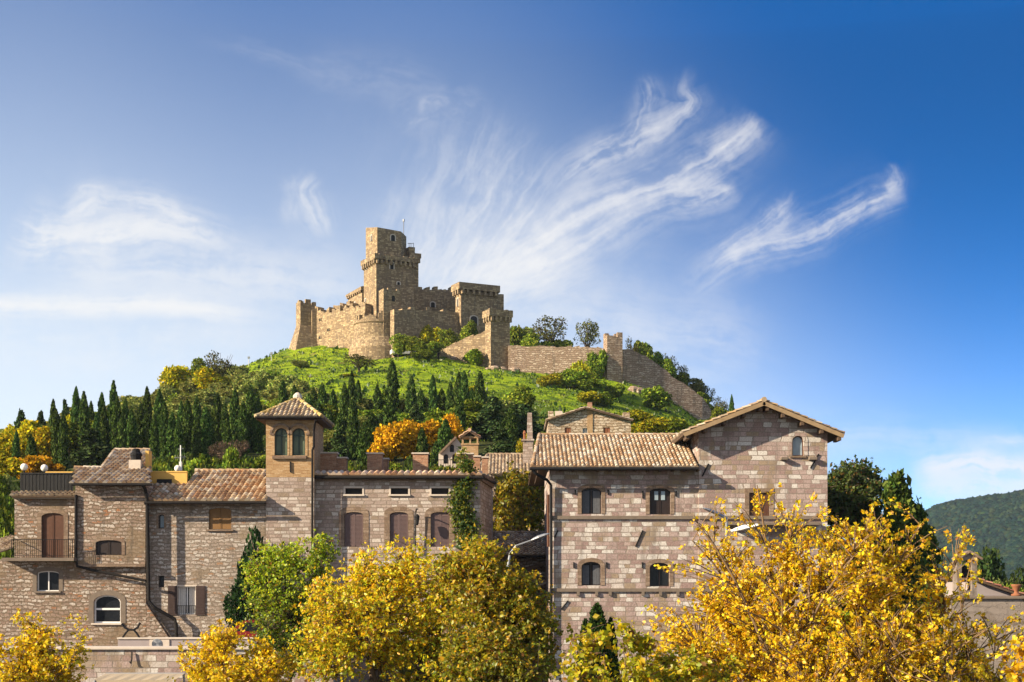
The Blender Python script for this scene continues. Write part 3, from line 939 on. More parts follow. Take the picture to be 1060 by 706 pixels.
def far_tree_mesh(kind, cols, n, leaf, seed):
    """unit crown about one metre high; scaled per tree"""
    rs = np.random.default_rng(seed)
    if kind == 'cypress':
        z = rs.uniform(0, 1, n) ** 0.85
        prof = np.interp(z, [0, 0.06, 0.25, 0.6, 0.82, 0.94, 1.0], [0.04, 0.068, 0.083, 0.077, 0.055, 0.026, 0.003])
        a = rs.uniform(0, 6.283, n)
        lump = 1 + 0.16 * np.sin(a * 3 + z * 22 + seed) + 0.13 * np.sin(a * 5 - z * 37)
        r = prof * lump * (0.55 + 0.5 * rs.uniform(0, 1, n) ** 0.5)
        c = np.stack([np.cos(a) * r, np.sin(a) * r, z], 1)
        ax = np.stack([np.cos(a) * 0.35, np.sin(a) * 0.35, np.full(n, 1.6)], 1)
        v, tri, cc = leaf_faces(c, leaf * rs.uniform(0.6, 1.3, n), palette(n, cols, 0.22), ax, 2.4, 0.3)
        zz = np.linspace(0.02, 0.96, 14)
        seg = 8
    elif kind == 'pine':
        tiers = 11
        k = rs.integers(0, tiers, n)
        z0 = 0.08 + k / tiers * 0.9
        a = rs.integers(0, 9, n) * 0.698 + k * 0.9 + rs.normal(size=n) * 0.18
        reach = np.interp(z0, [0, 0.2, 0.5, 0.8, 1.0], [0.26, 0.32, 0.24, 0.13, 0.02]) * (0.75 + 0.35 * np.sin(k * 5 + np.round(a)))
        u = rs.uniform(0.1, 1, n) ** 0.7
        r = reach * u
        c = np.stack([np.cos(a) * r, np.sin(a) * r, z0 - 0.05 * u + rs.normal(size=n) * 0.022], 1)
        v, tri, cc = leaf_faces(c, leaf * rs.uniform(0.6, 1.3, n), palette(n, cols, 0.22), None, 1.8, 0.3)
        zz = None
    else:
        nb = {'round': 12, 'airy': 16, 'bush': 9}[kind]
        bc = rs.normal(size=(nb, 3))
        bc /= np.linalg.norm(bc, axis=1, keepdims=True)
        bc *= rs.uniform(0.2, 1, (nb, 1)) ** 0.5 * np.array([[0.33, 0.33, 0.27]])
        bc[:, 2] += {'round': 0.6, 'airy': 0.62, 'bush': 0.45}[kind]
        br = rs.uniform(0.13, 0.22, nb) * {'round': 1.0, 'airy': 0.72, 'bush': 1.25}[kind]
        k = rs.integers(0, nb, n)
        d = rs.normal(size=(n, 3))
        d /= np.linalg.norm(d, axis=1, keepdims=True)
        c = bc[k] + d * (br[k] * (0.55 + 0.5 * rs.uniform(0, 1, n) ** 0.5))[:, None]
        c += 0.02 * np.sin(c[:, [1, 2, 0]] * 40 + seed)
        c[:, 2] = np.maximum(c[:, 2], 0.03)
        tone = 1 + 0.22 * rs.normal(size=nb)
        v, tri, cc = leaf_faces(c, leaf * rs.uniform(0.6, 1.3, n), palette(n, cols, 0.2) * np.clip(tone[k], 0.6, 1.4)[:, None], d * 0.6, 1.4, 0.3)
        zz = None
    if zz is not None:
        pr = np.interp(zz, [0, 0.06, 0.25, 0.6, 0.82, 0.94, 1.0], [0.04, 0.068, 0.083, 0.077, 0.055, 0.026, 0.003]) * 0.62
        ang = np.arange(seg) / seg * 6.283
        cv = np.stack([(np.cos(ang)[None] * pr[:, None]).ravel(), (np.sin(ang)[None] * pr[:, None]).ravel(), np.repeat(zz, seg)], 1)
        o = len(v)
        ft = []
        for i in range(len(zz) - 1):
            for j in range(seg):
                a0, a1 = o + i * seg + j, o + i * seg + (j + 1) % seg
                ft += [(a0, a1, a1 + seg), (a0, a1 + seg, a0 + seg)]
        v = np.concatenate([v, cv])
        tri = np.concatenate([tri, np.array(ft)])
        cc = np.concatenate([cc, np.repeat(np.array([cols[0]]), len(cv), 0)])
    return v, tri, cc


PROTO = {}


def proto(kind, key, cols, n, leaf, mat, nvar=4):
    lst = []
    for i in range(nvar):
        v, tri, cc = far_tree_mesh(kind, cols, n, leaf, 100 + i * 7 + (sum(map(ord, key)) % 50))
        me_ = np_mesh('crown', v, tri, cc, mat)
        w = MB()
        if kind == 'airy':
            rs = random.Random(i + 5)
            w.tube([(0, 0, -0.05), (0.01, 0, 0.2), (0.0, 0.01, 0.4)], [0.028, 0.022, 0.018], 6)
            for j in range(12):
                a = j * 2.4
                w.tube([(0, 0, 0.22 + 0.012 * j), (0.12 * math.cos(a), 0.12 * math.sin(a), 0.5), (0.3 * math.cos(a), 0.3 * math.sin(a), 0.72 + 0.15 * rs.random())],
                       [0.012, 0.008, 0.003], 4)
        else:
            w.tube([(0, 0, -0.06), (0.004, 0, 0.12), (0, 0, 0.45 if kind != 'cypress' else 0.2)], [0.02, 0.017, 0.01], 6)
        tm = bpy.data.meshes.new('trunk')
        tm.from_pydata(w.v, [], w.f)
        tm.materials.append(M_BARK)
        lst.append((me_, tm))
    PROTO[key] = lst


DK = (0.016, 0.034, 0.010)
proto('cypress', 'cypress', [(0.028, 0.055, 0.014), (0.045, 0.085, 0.02), (0.07, 0.12, 0.026), (0.105, 0.155, 0.034)], 2400, 0.022, M_NEEDLE, 5)
proto('pine', 'pine', [(0.03, 0.055, 0.018), (0.05, 0.08, 0.026), (0.075, 0.105, 0.034)], 3600, 0.036, M_NEEDLE, 3)
proto('round', 'green', [(0.10, 0.16, 0.018), (0.16, 0.22, 0.024), (0.23, 0.26, 0.032)], 3600, 0.05, M_LEAFV, 4)
proto('round', 'olive', [(0.15, 0.19, 0.045), (0.22, 0.25, 0.065), (0.29, 0.29, 0.085)], 3600, 0.05, M_LEAFV, 4)
proto('round', 'yellow', [(0.42, 0.33, 0.014), (0.50, 0.37, 0.014), (0.32, 0.30, 0.016), (0.22, 0.25, 0.016)], 3600, 0.05, M_LEAFV, 4)
proto('round', 'orange', [(0.52, 0.27, 0.014), (0.60, 0.34, 0.016), (0.40, 0.20, 0.014)], 3800, 0.048, M_LEAFV, 3)
proto('airy', 'airygreen', [(0.06, 0.07, 0.02), (0.095, 0.10, 0.03), (0.14, 0.14, 0.04)], 1500, 0.03, M_LEAFV, 4)
proto('airy', 'bare', [(0.11, 0.08, 0.055), (0.14, 0.10, 0.07)], 700, 0.04, M_LEAFV, 2)
proto('bush', 'bush', [(0.09, 0.135, 0.016), (0.14, 0.19, 0.02), (0.20, 0.23, 0.024)], 2600, 0.06, M_LEAFV, 4)
proto('bush', 'darkbush', [(0.035, 0.06, 0.014), (0.055, 0.085, 0.018), (0.085, 0.11, 0.024)], 2600, 0.06, M_LEAFV, 4)
proto('bush', 'goldbush', [(0.26, 0.24, 0.014), (0.34, 0.28, 0.014), (0.17, 0.20, 0.016)], 2600, 0.06, M_LEAFV, 3)
proto('bush', 'limebush', [(0.16, 0.22, 0.012), (0.22, 0.27, 0.014), (0.11, 0.17, 0.012)], 2600, 0.06, M_LEAFV, 2)
_pc = {}


def far_tree(key, px, tip, Y, wpx, name, label, cat='tree', group=None, sink=0.2, basez=None):
    """place a far tree by the photo position of its tip; wpx is its crown width in photo pixels"""
    x = X(px, Y)
    zb = (gh(x, Y) if basez is None else basez) - sink
    hgt = max(Z(tip, Y) - zb, 0.6)
    natural = {'cypress': 0.17, 'pine': 0.6}.get(key, 0.82)
    sx = wpx * Y / F / natural
    i = _pc.get(key, 0)
    _pc[key] = i + 1
    cm, tm = PROTO[key][i % len(PROTO[key])]
    root = thing(name, (x, Y, zb), label, cat, group)
    root.rotation_euler = (random.uniform(-0.02, 0.02), random.uniform(-0.025, 0.025), random.uniform(0, 6.28))
    root.scale = (sx, sx, hgt)
    link(bpy.data.objects.new('trunk', tm), root)
    link(bpy.data.objects.new('crown', cm), root)
    return root


ORD = ['first', 'second', 'third', 'fourth', 'fifth', 'sixth', 'seventh', 'eighth', 'ninth', 'tenth', 'eleventh', 'twelfth', 'thirteenth',
       'fourteenth', 'fifteenth', 'sixteenth', 'seventeenth', 'eighteenth', 'nineteenth', 'twentieth', 'twenty-first', 'twenty-second',
       'twenty-third', 'twenty-fourth', 'twenty-fifth', 'twenty-sixth', 'twenty-seventh', 'twenty-eighth', 'twenty-ninth', 'thirtieth',
       'thirty-first', 'thirty-second', 'thirty-third', 'thirty-fourth', 'thirty-fifth', 'thirty-sixth', 'thirty-seventh', 'thirty-eighth',
       'thirty-ninth', 'fortieth', 'forty-first', 'forty-second', 'forty-third', 'forty-fourth', 'forty-fifth', 'forty-sixth']

# ------------------------------------------------------------------ roofs
TILES = [(0.422, 0.299, 0.180), (0.484, 0.361, 0.229), (0.370, 0.242, 0.136), (0.299, 0.176, 0.097), (0.546, 0.440, 0.308), (0.598, 0.510, 0.387), (0.405, 0.264, 0.150), (0.440, 0.246, 0.123)]
TILES_PALE = [(0.378, 0.277, 0.178), (0.432, 0.337, 0.232), (0.484, 0.396, 0.294), (0.333, 0.224, 0.136), (0.287, 0.179, 0.100), (0.500, 0.427, 0.341), (0.363, 0.232, 0.132)]
TILES_OLD = [(0.317, 0.238, 0.154), (0.370, 0.282, 0.189), (0.273, 0.194, 0.128), (0.422, 0.343, 0.246), (0.238, 0.167, 0.110)]


def inside(poly, x, y):
    r = False
    n = len(poly)
    for i in range(n):
        (x1, y1), (x2, y2) = poly[i], poly[(i + 1) % n]
        if (y1 > y) != (y2 > y) and x < (x2 - x1) * (y - y1) / (y2 - y1) + x1:
            r = not r
    return r


def tiles(mb, poly, u, pal=TILES, tw=0.2, rl=0.38, amp=0.075, thick=0.10, seg=6, rs=random.Random(3), slab_c=(0.10, 0.065, 0.04)):
    """rows of barrel tiles over a flat polygon; u runs along the eave"""
    poly = [Vector(p) for p in poly]
    u = Vector(u).normalized()
    n = Vector((0, 0, 0))
    for i in range(1, len(poly) - 1):
        n += (poly[i] - poly[0]).cross(poly[i + 1] - poly[0])
    n.normalize()
    if n.z < 0:
        n = -n
    v = n.cross(u).normalized()
    if v.z < 0:
        v = -v
    o = poly[0]
    p2 = [((p - o).dot(u), (p - o).dot(v)) for p in poly]
    u0, u1 = min(a for a, b in p2), max(a for a, b in p2)
    v0, v1 = min(b for a, b in p2), max(b for a, b in p2)
    nc = max(1, round((u1 - u0) / tw))
    tw = (u1 - u0) / nc
    nr = max(1, math.ceil((v1 - v0) / rl))
    for i in range(nc):
        cj = rs.uniform(-0.01, 0.01)
        for j in range(nr):
            uc, vc = u0 + (i + 0.5) * tw, v0 + (j + 0.5) * rl
            if not inside(p2, uc, min(vc, v1 - 0.02)):
                continue
            col = rs.choice(pal)
            k = rs.uniform(0.8, 1.2)
            col = tuple(x * k for x in col)
            vb = v0 + j * rl + rs.uniform(-0.02, 0.02)
            vt = min(vb + rl * 1.08, v1)
            lift, ju = 0.045 + rs.uniform(-0.01, 0.012), cj + rs.uniform(-0.008, 0.008)
            lo, hi = [], []
            for s in range(seg + 1):
                q = s / seg
                h = amp * (0.5 - 0.5 * math.cos(2 * math.pi * q)) ** 0.75
                uu = u0 + (i + q) * tw + ju
                lo.append(o + u * uu + v * vb + n * (h + lift))
                hi.append(o + u * uu + v * vt + n * (h * 0.9))
            b = len(mb.v)
            base = [p - n * (lift + 0.0) for p in (lo[0], lo[-1])]
            mb.v += [tuple(p) for p in lo + hi]
            m_ = seg + 1
            for s in range(seg):
                shade = col if 0 < s < seg - 1 else tuple(x * 0.8 for x in col)
                mb.f.append((b + s, b + s + 1, b + m_ + s + 1, b + m_ + s))
                mb.c.append(col)
            mb.face(lo + [o + u * (u0 + (i + 1) * tw) + v * vb, o + u * (u0 + i * tw) + v * vb], tuple(x * 0.7 for x in col))
    # deck below the tiles
    top = [p - n * 0.012 for p in poly]
    bot = [p - n * thick for p in poly]
    if (top[1] - top[0]).cross(top[2] - top[1]).dot(n) < 0:
        top.reverse()
        bot.reverse()
    mb.face(top, slab_c)
    mb.face(list(reversed(bot)), slab_c)
    for i in range(len(top)):
        k = (i + 1) % len(top)
        mb.face([bot[i], bot[k], top[k], top[i]], slab_c)
    return mb


def ridge(mb, a, b, pal=TILES, r=0.12, step=0.42, rs=random.Random(9)):
    a, b = Vector(a), Vector(b)
    L = (b - a).length
    n = max(1, round(L / step))
    for i in range(n):
        p, q = a.lerp(b, i / n), a.lerp(b, min(1, (i + 1.1) / n))
        mb.tube([p + Vector((0, 0, 0.02)), q], [r * rs.uniform(0.95, 1.08), r * 0.88], 8, rs.choice(pal))
    return mb


# ------------------------------------------------------------------ openings
def arch_poly(x0, x1, z0, z1, rise=0.0, n=8):
    if rise <= 0.001:
        return [(x0, z0), (x1, z0), (x1, z1), (x0, z1)]
    zs, xc, hw = z1 - rise, (x0 + x1) / 2, (x1 - x0) / 2
    pts = [(x0, z0), (x1, z0)]
    for i in range(n + 1):
        a = math.pi * i / n
        pts.append((xc + hw * math.cos(a), zs + rise * math.sin(a)))
    return pts


def ring(mb, outer, inner, y, depth, skip_bottom=False):
    n = len(outer)
    for i in range(n):
        if skip_bottom and i == 0:
            continue
        k = (i + 1) % n
        (a, b), (c, d), (e, f), (g, h) = outer[i], outer[k], inner[k], inner[i]
        mb.face([(a, y, b), (c, y, d), (e, y, f), (g, y, h)])
        mb.face([(a, y, b), (a, y + depth, b), (c, y + depth, d), (c, y, d)])
        mb.face([(g, y, h), (e, y, f), (e, y + depth, f), (g, y + depth, h)])


class Win:
    def __init__(s, x0, x1, yt, yb, Y, rise=0.0, **kw):
        """photo pixels of an opening in a wall whose face stands at distance Y"""
        s.x0, s.x1, s.z1, s.z0, s.Y = X(x0, Y), X(x1, Y), Z(yt, Y), Z(yb, Y), Y
        s.rise = rise * Y / F
        s.kw = kw

    def hole(s):
        return arch_poly(s.x0, s.x1, s.z0, s.z1, s.rise)

    def parts(s, parent, name='window', frame=None, pane=None, fw=0.05, bars=1, transom=None, closed=None, opened=None, sill=None,
              surround=None, sw=0.14, label=None, curtain=None, keystone=False, depth=0.15, slats=False):
        y = s.Y
        frame = frame or M_DARKF
        pane = pane or M_GLASS
        mb = MB()
        out = s.hole()
        f = fw
        inn = arch_poly(s.x0 + f, s.x1 - f, s.z0 + f, s.z1 - f, max(0, s.rise - f * 0.5) if s.rise else 0)
        ring(mb, out, inn, y + depth, 0.06)
        for b in range(bars):
            xc = s.x0 + (s.x1 - s.x0) * (b + 1) / (bars + 1)
            mb.box(xc - f * 0.55, xc + f * 0.55, y + depth - 0.012, y + depth + 0.05, s.z0 + f * 0.9, s.z1 - f * 0.6)
        if transom:
            zc = s.z0 + (s.z1 - s.z0) * transom
            mb.box(s.x0 + f * 0.9, s.x1 - f * 0.9, y + depth - 0.009, y + depth + 0.05, zc - f * 0.7, zc + f * 0.7)
        w = mb.build(name, frame, parent)
        if label:
            w['label'] = label
        mb = MB()
        mb.face([(a, y + depth + 0.045, b) for a, b in out])
        mb.build('pane', pane, w)
        if curtain:
            mb = MB()
            for k in range(2):
                xa = s.x0 + f + (0.0 if k == 0 else (s.x1 - s.x0) * 0.54)
                ww = (s.x1 - s.x0) * 0.36
                for j in range(6):
                    mb.box(xa + ww * j / 6, xa + ww * (j + 0.9) / 6, y + depth + 0.018 + 0.008 * (j % 2), y + depth + 0.03 + 0.008 * (j % 2), s.z0 + f, s.z1 - f - s.rise * 0.5)
            mb.build('curtain', M_CURT if curtain is True else curtain, w)
        if closed:
            for k in range(2):
                xm = (s.x0 + s.x1) / 2
                a, b = (s.x0 + 0.02, xm - 0.008) if k == 0 else (xm + 0.008, s.x1 - 0.02)
                mb = MB()
                y2 = y + depth - 0.09
                nn = 7
                def top(xx):
                    if not s.rise:
                        return s.z1 - 0.02
                    q = (xx - (s.x0 + s.x1) / 2) / ((s.x1 - s.x0) / 2)
                    return s.z1 - s.rise + s.rise * math.sqrt(max(0, 1 - q * q)) - 0.02
                xx = [a + (b - a) * j / nn for j in range(nn + 1)]
                poly = [(a, s.z0 + 0.02), (b, s.z0 + 0.02)] + [(q, top(q)) for q in reversed(xx)]
                mb.slab(poly, [], y2 + 0.02, y2 + 0.05, 0, True)
                mb.box(a, a + 0.05, y2, y2 + 0.03, s.z0 + 0.02, min(top(a + 0.025), s.z1 - s.rise * 0.6))
                mb.box(b - 0.05, b, y2, y2 + 0.03, s.z0 + 0.02, min(top(b - 0.025), s.z1 - s.rise * 0.6))
                if slats:
                    zz = s.z0 + 0.1
                    while zz < s.z1 - s.rise - 0.02:
                        mb.box(a + 0.052, b - 0.052, y2 + 0.002, y2 + 0.024, zz, zz + 0.035)
                        zz += 0.065
                mb.build('shutter', closed, w)
        if opened:
            ww = (s.x1 - s.x0) * 0.52
            for k in (-1, 1):
                a = s.x0 - 0.02 - ww if k < 0 else s.x1 + 0.02
                mb = MB().box(a, a + ww, y - 0.045, y - 0.006, s.z0 - 0.03, s.z1 + 0.03)
                zz = s.z0 + 0.05
                while zz < s.z1 - 0.05:
                    mb.box(a + 0.05, a + ww - 0.05, y - 0.058, y - 0.044, zz, zz + 0.04)
                    zz += 0.075
                mb.build('shutter', opened, w)
        if sill:
            MB().box(s.x0 - 0.12, s.x1 + 0.12, y - 0.09, y + 0.12, s.z0 - 0.09, s.z0 - 0.002).build('sill', sill, w, bevel=0.012)
        if surround:
            mb = MB()
            o2 = arch_poly(s.x0 - sw, s.x1 + sw, s.z0, s.z1 + sw, (s.rise + sw * 0.6) if s.rise else 0)
            ring(mb, o2, out, y - 0.022, 0.03, True)
            mb.build('surround', surround, w)
        return w


def rel(root, o):
    return o


# ------------------------------------------------------------------ left stone house
Y = 70.0
hA = thing('stone_house', (X(75, Y), Y, TZ), 'brown rubble house with a small balcony and a black roof-terrace screen at the left edge', 'house')
lowA = [Win(38, 61, 591, 612, Y, 2.5), Win(97, 125, 616, 645, Y, 7)]
mb = MB().slab([(X(-70, Y), TZ), (X(151, Y), TZ), (X(151, Y), Z(584, Y)), (X(-70, Y), Z(577, Y))], [w.hole() for w in lowA], Y, Y + 9)
mb.build('lower_wall', M_A, hA)
lowA[0].parts(hA, frame=M_WHITE, bars=1, surround=M_TRIMD, sill=M_TRIMD, sw=0.2)
lowA[1].parts(hA, frame=M_WHITE, bars=0, transom=0.5, surround=M_TRIMD, sill=M_PALE, sw=0.25, fw=0.07)
Yw = 70.35
dA = Win(43, 66, 531, 577.3, Yw, 4)
mb = MB().slab([(X(15, Yw), Z(577.5, Yw)), (X(79, Yw), Z(577.5, Yw)), (X(79, Yw), Z(511, Yw)), (X(15, Yw), Z(511, Yw))], [dA.hole()], Yw, Yw + 8)
mb.build('wing_wall', M_A, hA)
dA.parts(hA, name='balcony_door', closed=M_BROWNWOOD, surround=M_TRIM, sw=0.22, label='tall arched brown balcony door')
# tiled coping of the wing and the black screen
mb = MB()
tiles(mb, [P(12, 513, 70.0), P(79, 513, 70.0), P(79, 509.5, 70.9), P(12, 509.5, 70.9)], (1, 0, 0), TILES_OLD, 0.22, 0.4)
mb.box(X(13, 70), X(79, 70), 70.05, 78, Z(513, 70) - 0.16, Z(513, 70) - 0.04, (0.05, 0.04, 0.03))
mb.build('coping', M_TILE, hA)
mb = MB()
for k in range(30):
    a = X(21 + 55 * k / 30, 71)
    mb.box(a, a + 0.082, 70.98 + 0.012 * (k % 2), 71.05, Z(511, 71), Z(490, 71))
mb.beam((X(21, 71), 71, Z(490, 71)), (X(77, 71), 71, Z(490, 71)), 0.1, 0.06)
mb.box(X(21, 71), X(21, 71) + 0.06, 71, 77.5, Z(511, 71), Z(490, 71))
mb.build('terrace_screen', M_BLACK, hA)
MB().beam((X(46, 77), 77, Z(489.3, 77)), (X(80, 77), 77, Z(489.3, 77)), 0.2, 0.12).build('terrace_ledge', M_OCHRE, hA)
# taller middle block
Ym = 69.8
mW = Win(99, 126, 559, 574.5, Ym, 3)
mb = MB().slab([(X(78, Ym), Z(585, Ym)), (X(150.5, Ym), Z(585, Ym)), (X(150.5, Ym), Z(500, Ym)), (X(78, Ym), Z(500, Ym))], [mW.hole()], Ym, Ym + 8.5)
mb.build('tower_wall', M_A, hA)
mW.parts(hA, frame=M_DARKF, closed=M_DARKF, surround=M_TRIM, sw=0.16)
MB().box(X(78, Ym) - 0.03, X(150.5, Ym) + 0.03, Ym - 0.1, Ym + 0.15, Z(587, Ym), Z(583.5, Ym)).build('string_course', M_TRIM, hA, bevel=0.03)
mb = MB()
e0, e1 = P(75, 500, 69.3), P(155.5, 500, 69.3)
s_ = (ZC + (HY - 466) * 76.5 / F - e0.z) / (76.5 - 69.3)


def onA(px, py):
    """point of that roof plane seen at a photo position"""
    k = (HY - py) / F
    yy = (e0.z - ZC - s_ * 69.3) / (k - s_)
    return P(px, py, yy)


tiles(mb, [e0, e1, onA(155.5, 466), onA(119, 466), onA(105.5, 484.5), onA(77, 484.5)], (1, 0, 0), TILES_PALE, 0.235, 0.42, 0.085)
ridge(mb, onA(119, 466), onA(155.5, 466), TILES_PALE)
ridge(mb, onA(77, 484.5), onA(105.5, 484.5), TILES_PALE)
ridge(mb, onA(105.5, 484.5), onA(119, 466), TILES_PALE)
roofA = mb.build('roof', M_TILE, hA)
fl = onA(141, 485)
mb = MB().box(fl.x - 0.3, fl.x + 0.3, fl.y - 0.3, fl.y + 0.3, fl.z - 0.4, fl.z + 0.42)
mb.build('chimney', M_PALE, roofA)
mb = MB().lathe(fl.x, fl.y, [(0.26, fl.z + 0.42), (0.26, fl.z + 0.62), (0.30, fl.z + 0.64), (0.30, fl.z + 0.76), (0.2, fl.z + 0.86), (0.2, fl.z + 0.98), (0.12, fl.z + 1.02)], 12)
mb.build('chimney_pot', M_IRON, roofA)
# gutter and pipes
mb = MB().tube([P(74.5, 501.5, 69.2), P(157, 501.5, 69.2)], 0.07, 8)
mb.build('gutter', M_COPPER, hA)
mb = MB().tube([P(148, 502, 69.3), P(150.5, 507, 69.5), P(152, 516, 69.65), P(153, 560, 69.66), P(154, 622, 69.66), P(160, 629, 69.66), P(181, 641, 69.9), P(182.5, 648, 69.9), P(182.5, 667, 69.9)], 0.085, 8)
mb.build('drainpipe', M_COPPER, hA)
mb = MB().tube([P(78.5, 512, 69.72), P(78.5, 578, 69.72), P(80, 586, 69.72), P(95, 590, 69.72), P(150, 601, 69.7), P(153.5, 606, 69.66)], 0.07, 8)
mb.build('drainpipe', M_COPPER, hA)
# balcony
bal = MB().box(X(3, 69.4), X(77.7, 69.4), 69.2, 70.34, Z(577.4, 69.4) - 0.16, Z(577.4, 69.4)).build('balcony', M_TRIMD, hA)
mb = MB()
zt, zb_ = Z(558.5, 69.3), Z(577.3, 69.3)
for k in range(34):
    a = X(12 + 65 * k / 33, 69.3)
    mb.tube([(a, 69.3, zb_), (a, 69.3, zt)], 0.014 if k % 8 else 0.022, 4)
mb.beam((X(11.5, 69.3), 69.3, zt), (X(77.3, 69.3), 69.3, zt), 0.04, 0.03)
mb.beam((X(11.5, 69.3), 69.3, zb_ + 0.1), (X(77.3, 69.3), 69.3, zb_ + 0.1), 0.03, 0.02)
mb.beam((X(11.5, 69.3), 69.3, zt), (X(11.5, 69.3), 70.3, zt), 0.04, 0.03)
mb.build('railing', M_IRON, bal)
# small tiled lean-to left of the balcony
mb = MB()
tiles(mb, [P(-30, 580, 70.4), P(13, 566, 70.4), P(13, 554, 73), P(-30, 566, 73)], (43, 0, 14 * 0.9), TILES_OLD, 0.22, 0.4)
mb.build('lean_to_roof', M_TILE, hA)

for nm, px, py, yy, lab in (('globe_lamp', 25, 483.5, 73, 'white globe lamp on the left corner of the black roof-terrace screen'),
                            ('globe_lamp', 46, 484.5, 73, 'white globe lamp above the middle of the black roof-terrace screen'),
                            ('globe_lamp', 184, 485, 78, 'white globe lamp beside the television mast on the ochre terrace')):
    c0 = P(px, py, yy)
    base_z = Z(492, yy) - 0.25
    rt = thing(nm, (c0.x, yy, base_z), lab, 'lamp', 'globe lamps on the roof terraces')
    mb = MB().lathe(c0.x, yy, [(0.07, base_z), (0.05, base_z + 0.1), (0.04, c0.z - 0.2), (0.08, c0.z - 0.18)], 8)
    mb.build('post', M_IRON, rt)
    mb = MB().lathe(c0.x, yy, [(0.02, c0.z - 0.2)] + [(0.19 * math.cos(a), c0.z + 0.19 * math.sin(a)) for a in (-1.2, -0.8, -0.4, 0, 0.4, 0.8, 1.2)] + [(0.01, c0.z + 0.19)], 14)
    mb.build('globe', M_GLOBE, rt, smooth=True)

# ------------------------------------------------------------------ middle low house
Y = 70.3
hB = thing('stone_house', (X(212, Y), Y, TZ), 'pale rubble house with a long tiled roof left of the brick belvedere tower', 'house')
wB = [Win(164, 170, 532.5, 547, Y, 2), Win(216, 239.5, 525.5, 548, Y, 3.5), Win(164, 170, 596, 608, Y), Win(184, 202.5, 607, 636, Y)]
mb = MB().slab([(X(151.5, Y), TZ), (X(275.2, Y), TZ), (X(275.2, Y), Z(517, Y)), (X(151.5, Y), Z(517, Y))], [w.hole() for w in wB], Y, Y + 8)
mb.build('wall', M_B, hB)
wB[0].parts(hB, frame=M_DARKF, pane=M_GLASSB, bars=0, surround=M_TRIM, sw=0.1)
wB[1].parts(hB, closed=M_OAK, sill=M_TRIM, label='wide arched window with golden brown shutters')
wB[2].parts(hB, bars=0)
w3 = wB[3].parts(hB, frame=M_WHITE, curtain=True, opened=M_SHUTD, surround=M_PALE, sw=0.08, label='tall white framed window with open dark shutters')
mb = MB()
for k in range(10):
    a = X(184 + 18.5 * k / 9, Y)
    mb.tube([(a, Y - 0.03, Z(636, Y)), (a, Y - 0.03, Z(627, Y))], 0.01, 4)
mb.beam((X(183.5, Y), Y - 0.03, Z(627, Y)), (X(203, Y), Y - 0.03, Z(627, Y)), 0.03, 0.03)
mb.build('railing', M_IRON, w3)
e0 = P(150, 518.5, 69.7)
s_ = (Z(487.5, 74.9) - e0.z) / (74.9 - 69.7)


def onB(px, py):
    k = (HY - py) / F
    yy = (e0.z - ZC - s_ * 69.7) / (k - s_)
    return P(px, py, yy)


mb = MB()
tiles(mb, [e0, P(275.5, 518.5, 69.7), onB(275.5, 487.5), onB(202, 487.5), onB(194, 500.5), onB(150, 500.5)], (1, 0, 0), TILES, 0.268, 0.42, 0.095)
ridge(mb, onB(202, 487.5), onB(275.5, 487.5))
mb.build('roof', M_TILE, hB)
MB().tube([P(149.5, 520.5, 69.6), P(275, 520.5, 69.6)], 0.075, 8).build('gutter', M_COPPER, hB)
ya = onB(170, 500.5).y + 0.05
mb = MB().box(X(152, ya), X(193.5, ya), ya, ya + 0.2, Z(503, ya), Z(489, ya))
mb.box(X(152, ya), X(193.5, ya), ya - 0.03, ya + 0.23, Z(489, ya) + 0.002, Z(488, ya) + 0.02)
for k in range(9):
    mb.box(X(154 + k * 2.2, ya), X(154.6 + k * 2.2, ya), ya - 0.02, ya - 0.002, Z(500, ya), Z(490.5, ya))
tw_ = mb.build('terrace_wall', M_OCHRE, hB)
MB().box(X(162.5, ya), X(178, ya), ya - 0.035, ya - 0.005, Z(500.5, ya), Z(496, ya)).build('vent', M_BLACK, tw_)
mb = MB().box(X(152, ya), X(155.5, ya), ya - 0.3, ya + 0.35, Z(505, ya), Z(467, ya))
mb.build('chimney_stack', M_OCHRE, hB)
# buttress at the foot
mb = MB()
p0, p1, p2 = P(154, 667, 70.29), P(182, 667, 70.29), P(154, 625, 70.29)
mb.face([p0 + Vector((0, -.5, 0)), p1 + Vector((0, -.5, 0)), p2 + Vector((0, -.5, 0))])
mb.face([p2 + Vector((0, -.5, 0)), p1 + Vector((0, -.5, 0)), p1, p2])
mb.build('buttress', M_A, hB)

rt = thing('television_mast', P(187, 490, 76.5), 'slim white television aerial on the ochre terrace above the tiled roof', 'aerial')
mb = MB().tube([P(187, 492, 76.5), P(187, 461, 76.5)], 0.035, 6)
mb.box(X(185.8, 76.5), X(188.2, 76.5), 76.4, 76.6, Z(487, 76.5), Z(478, 76.5))
mb.build('pole', M_WHITE, rt)
mb = MB().tube([P(180.5, 474, 76.5), P(192, 473, 76.5)], 0.02, 5)
for q in (181.5, 184, 186, 188.5, 191):
    mb.tube([P(q, 471, 76.4), P(q, 476, 76.6)], 0.012, 4)
mb.tube([P(184, 465, 76.5), P(190, 464.5, 76.5)], 0.016, 5)
mb.tube([P(187, 463, 76.5), P(187, 475, 76.5)], 0.02, 5)
mb.build('aerial', M_STEEL, rt)

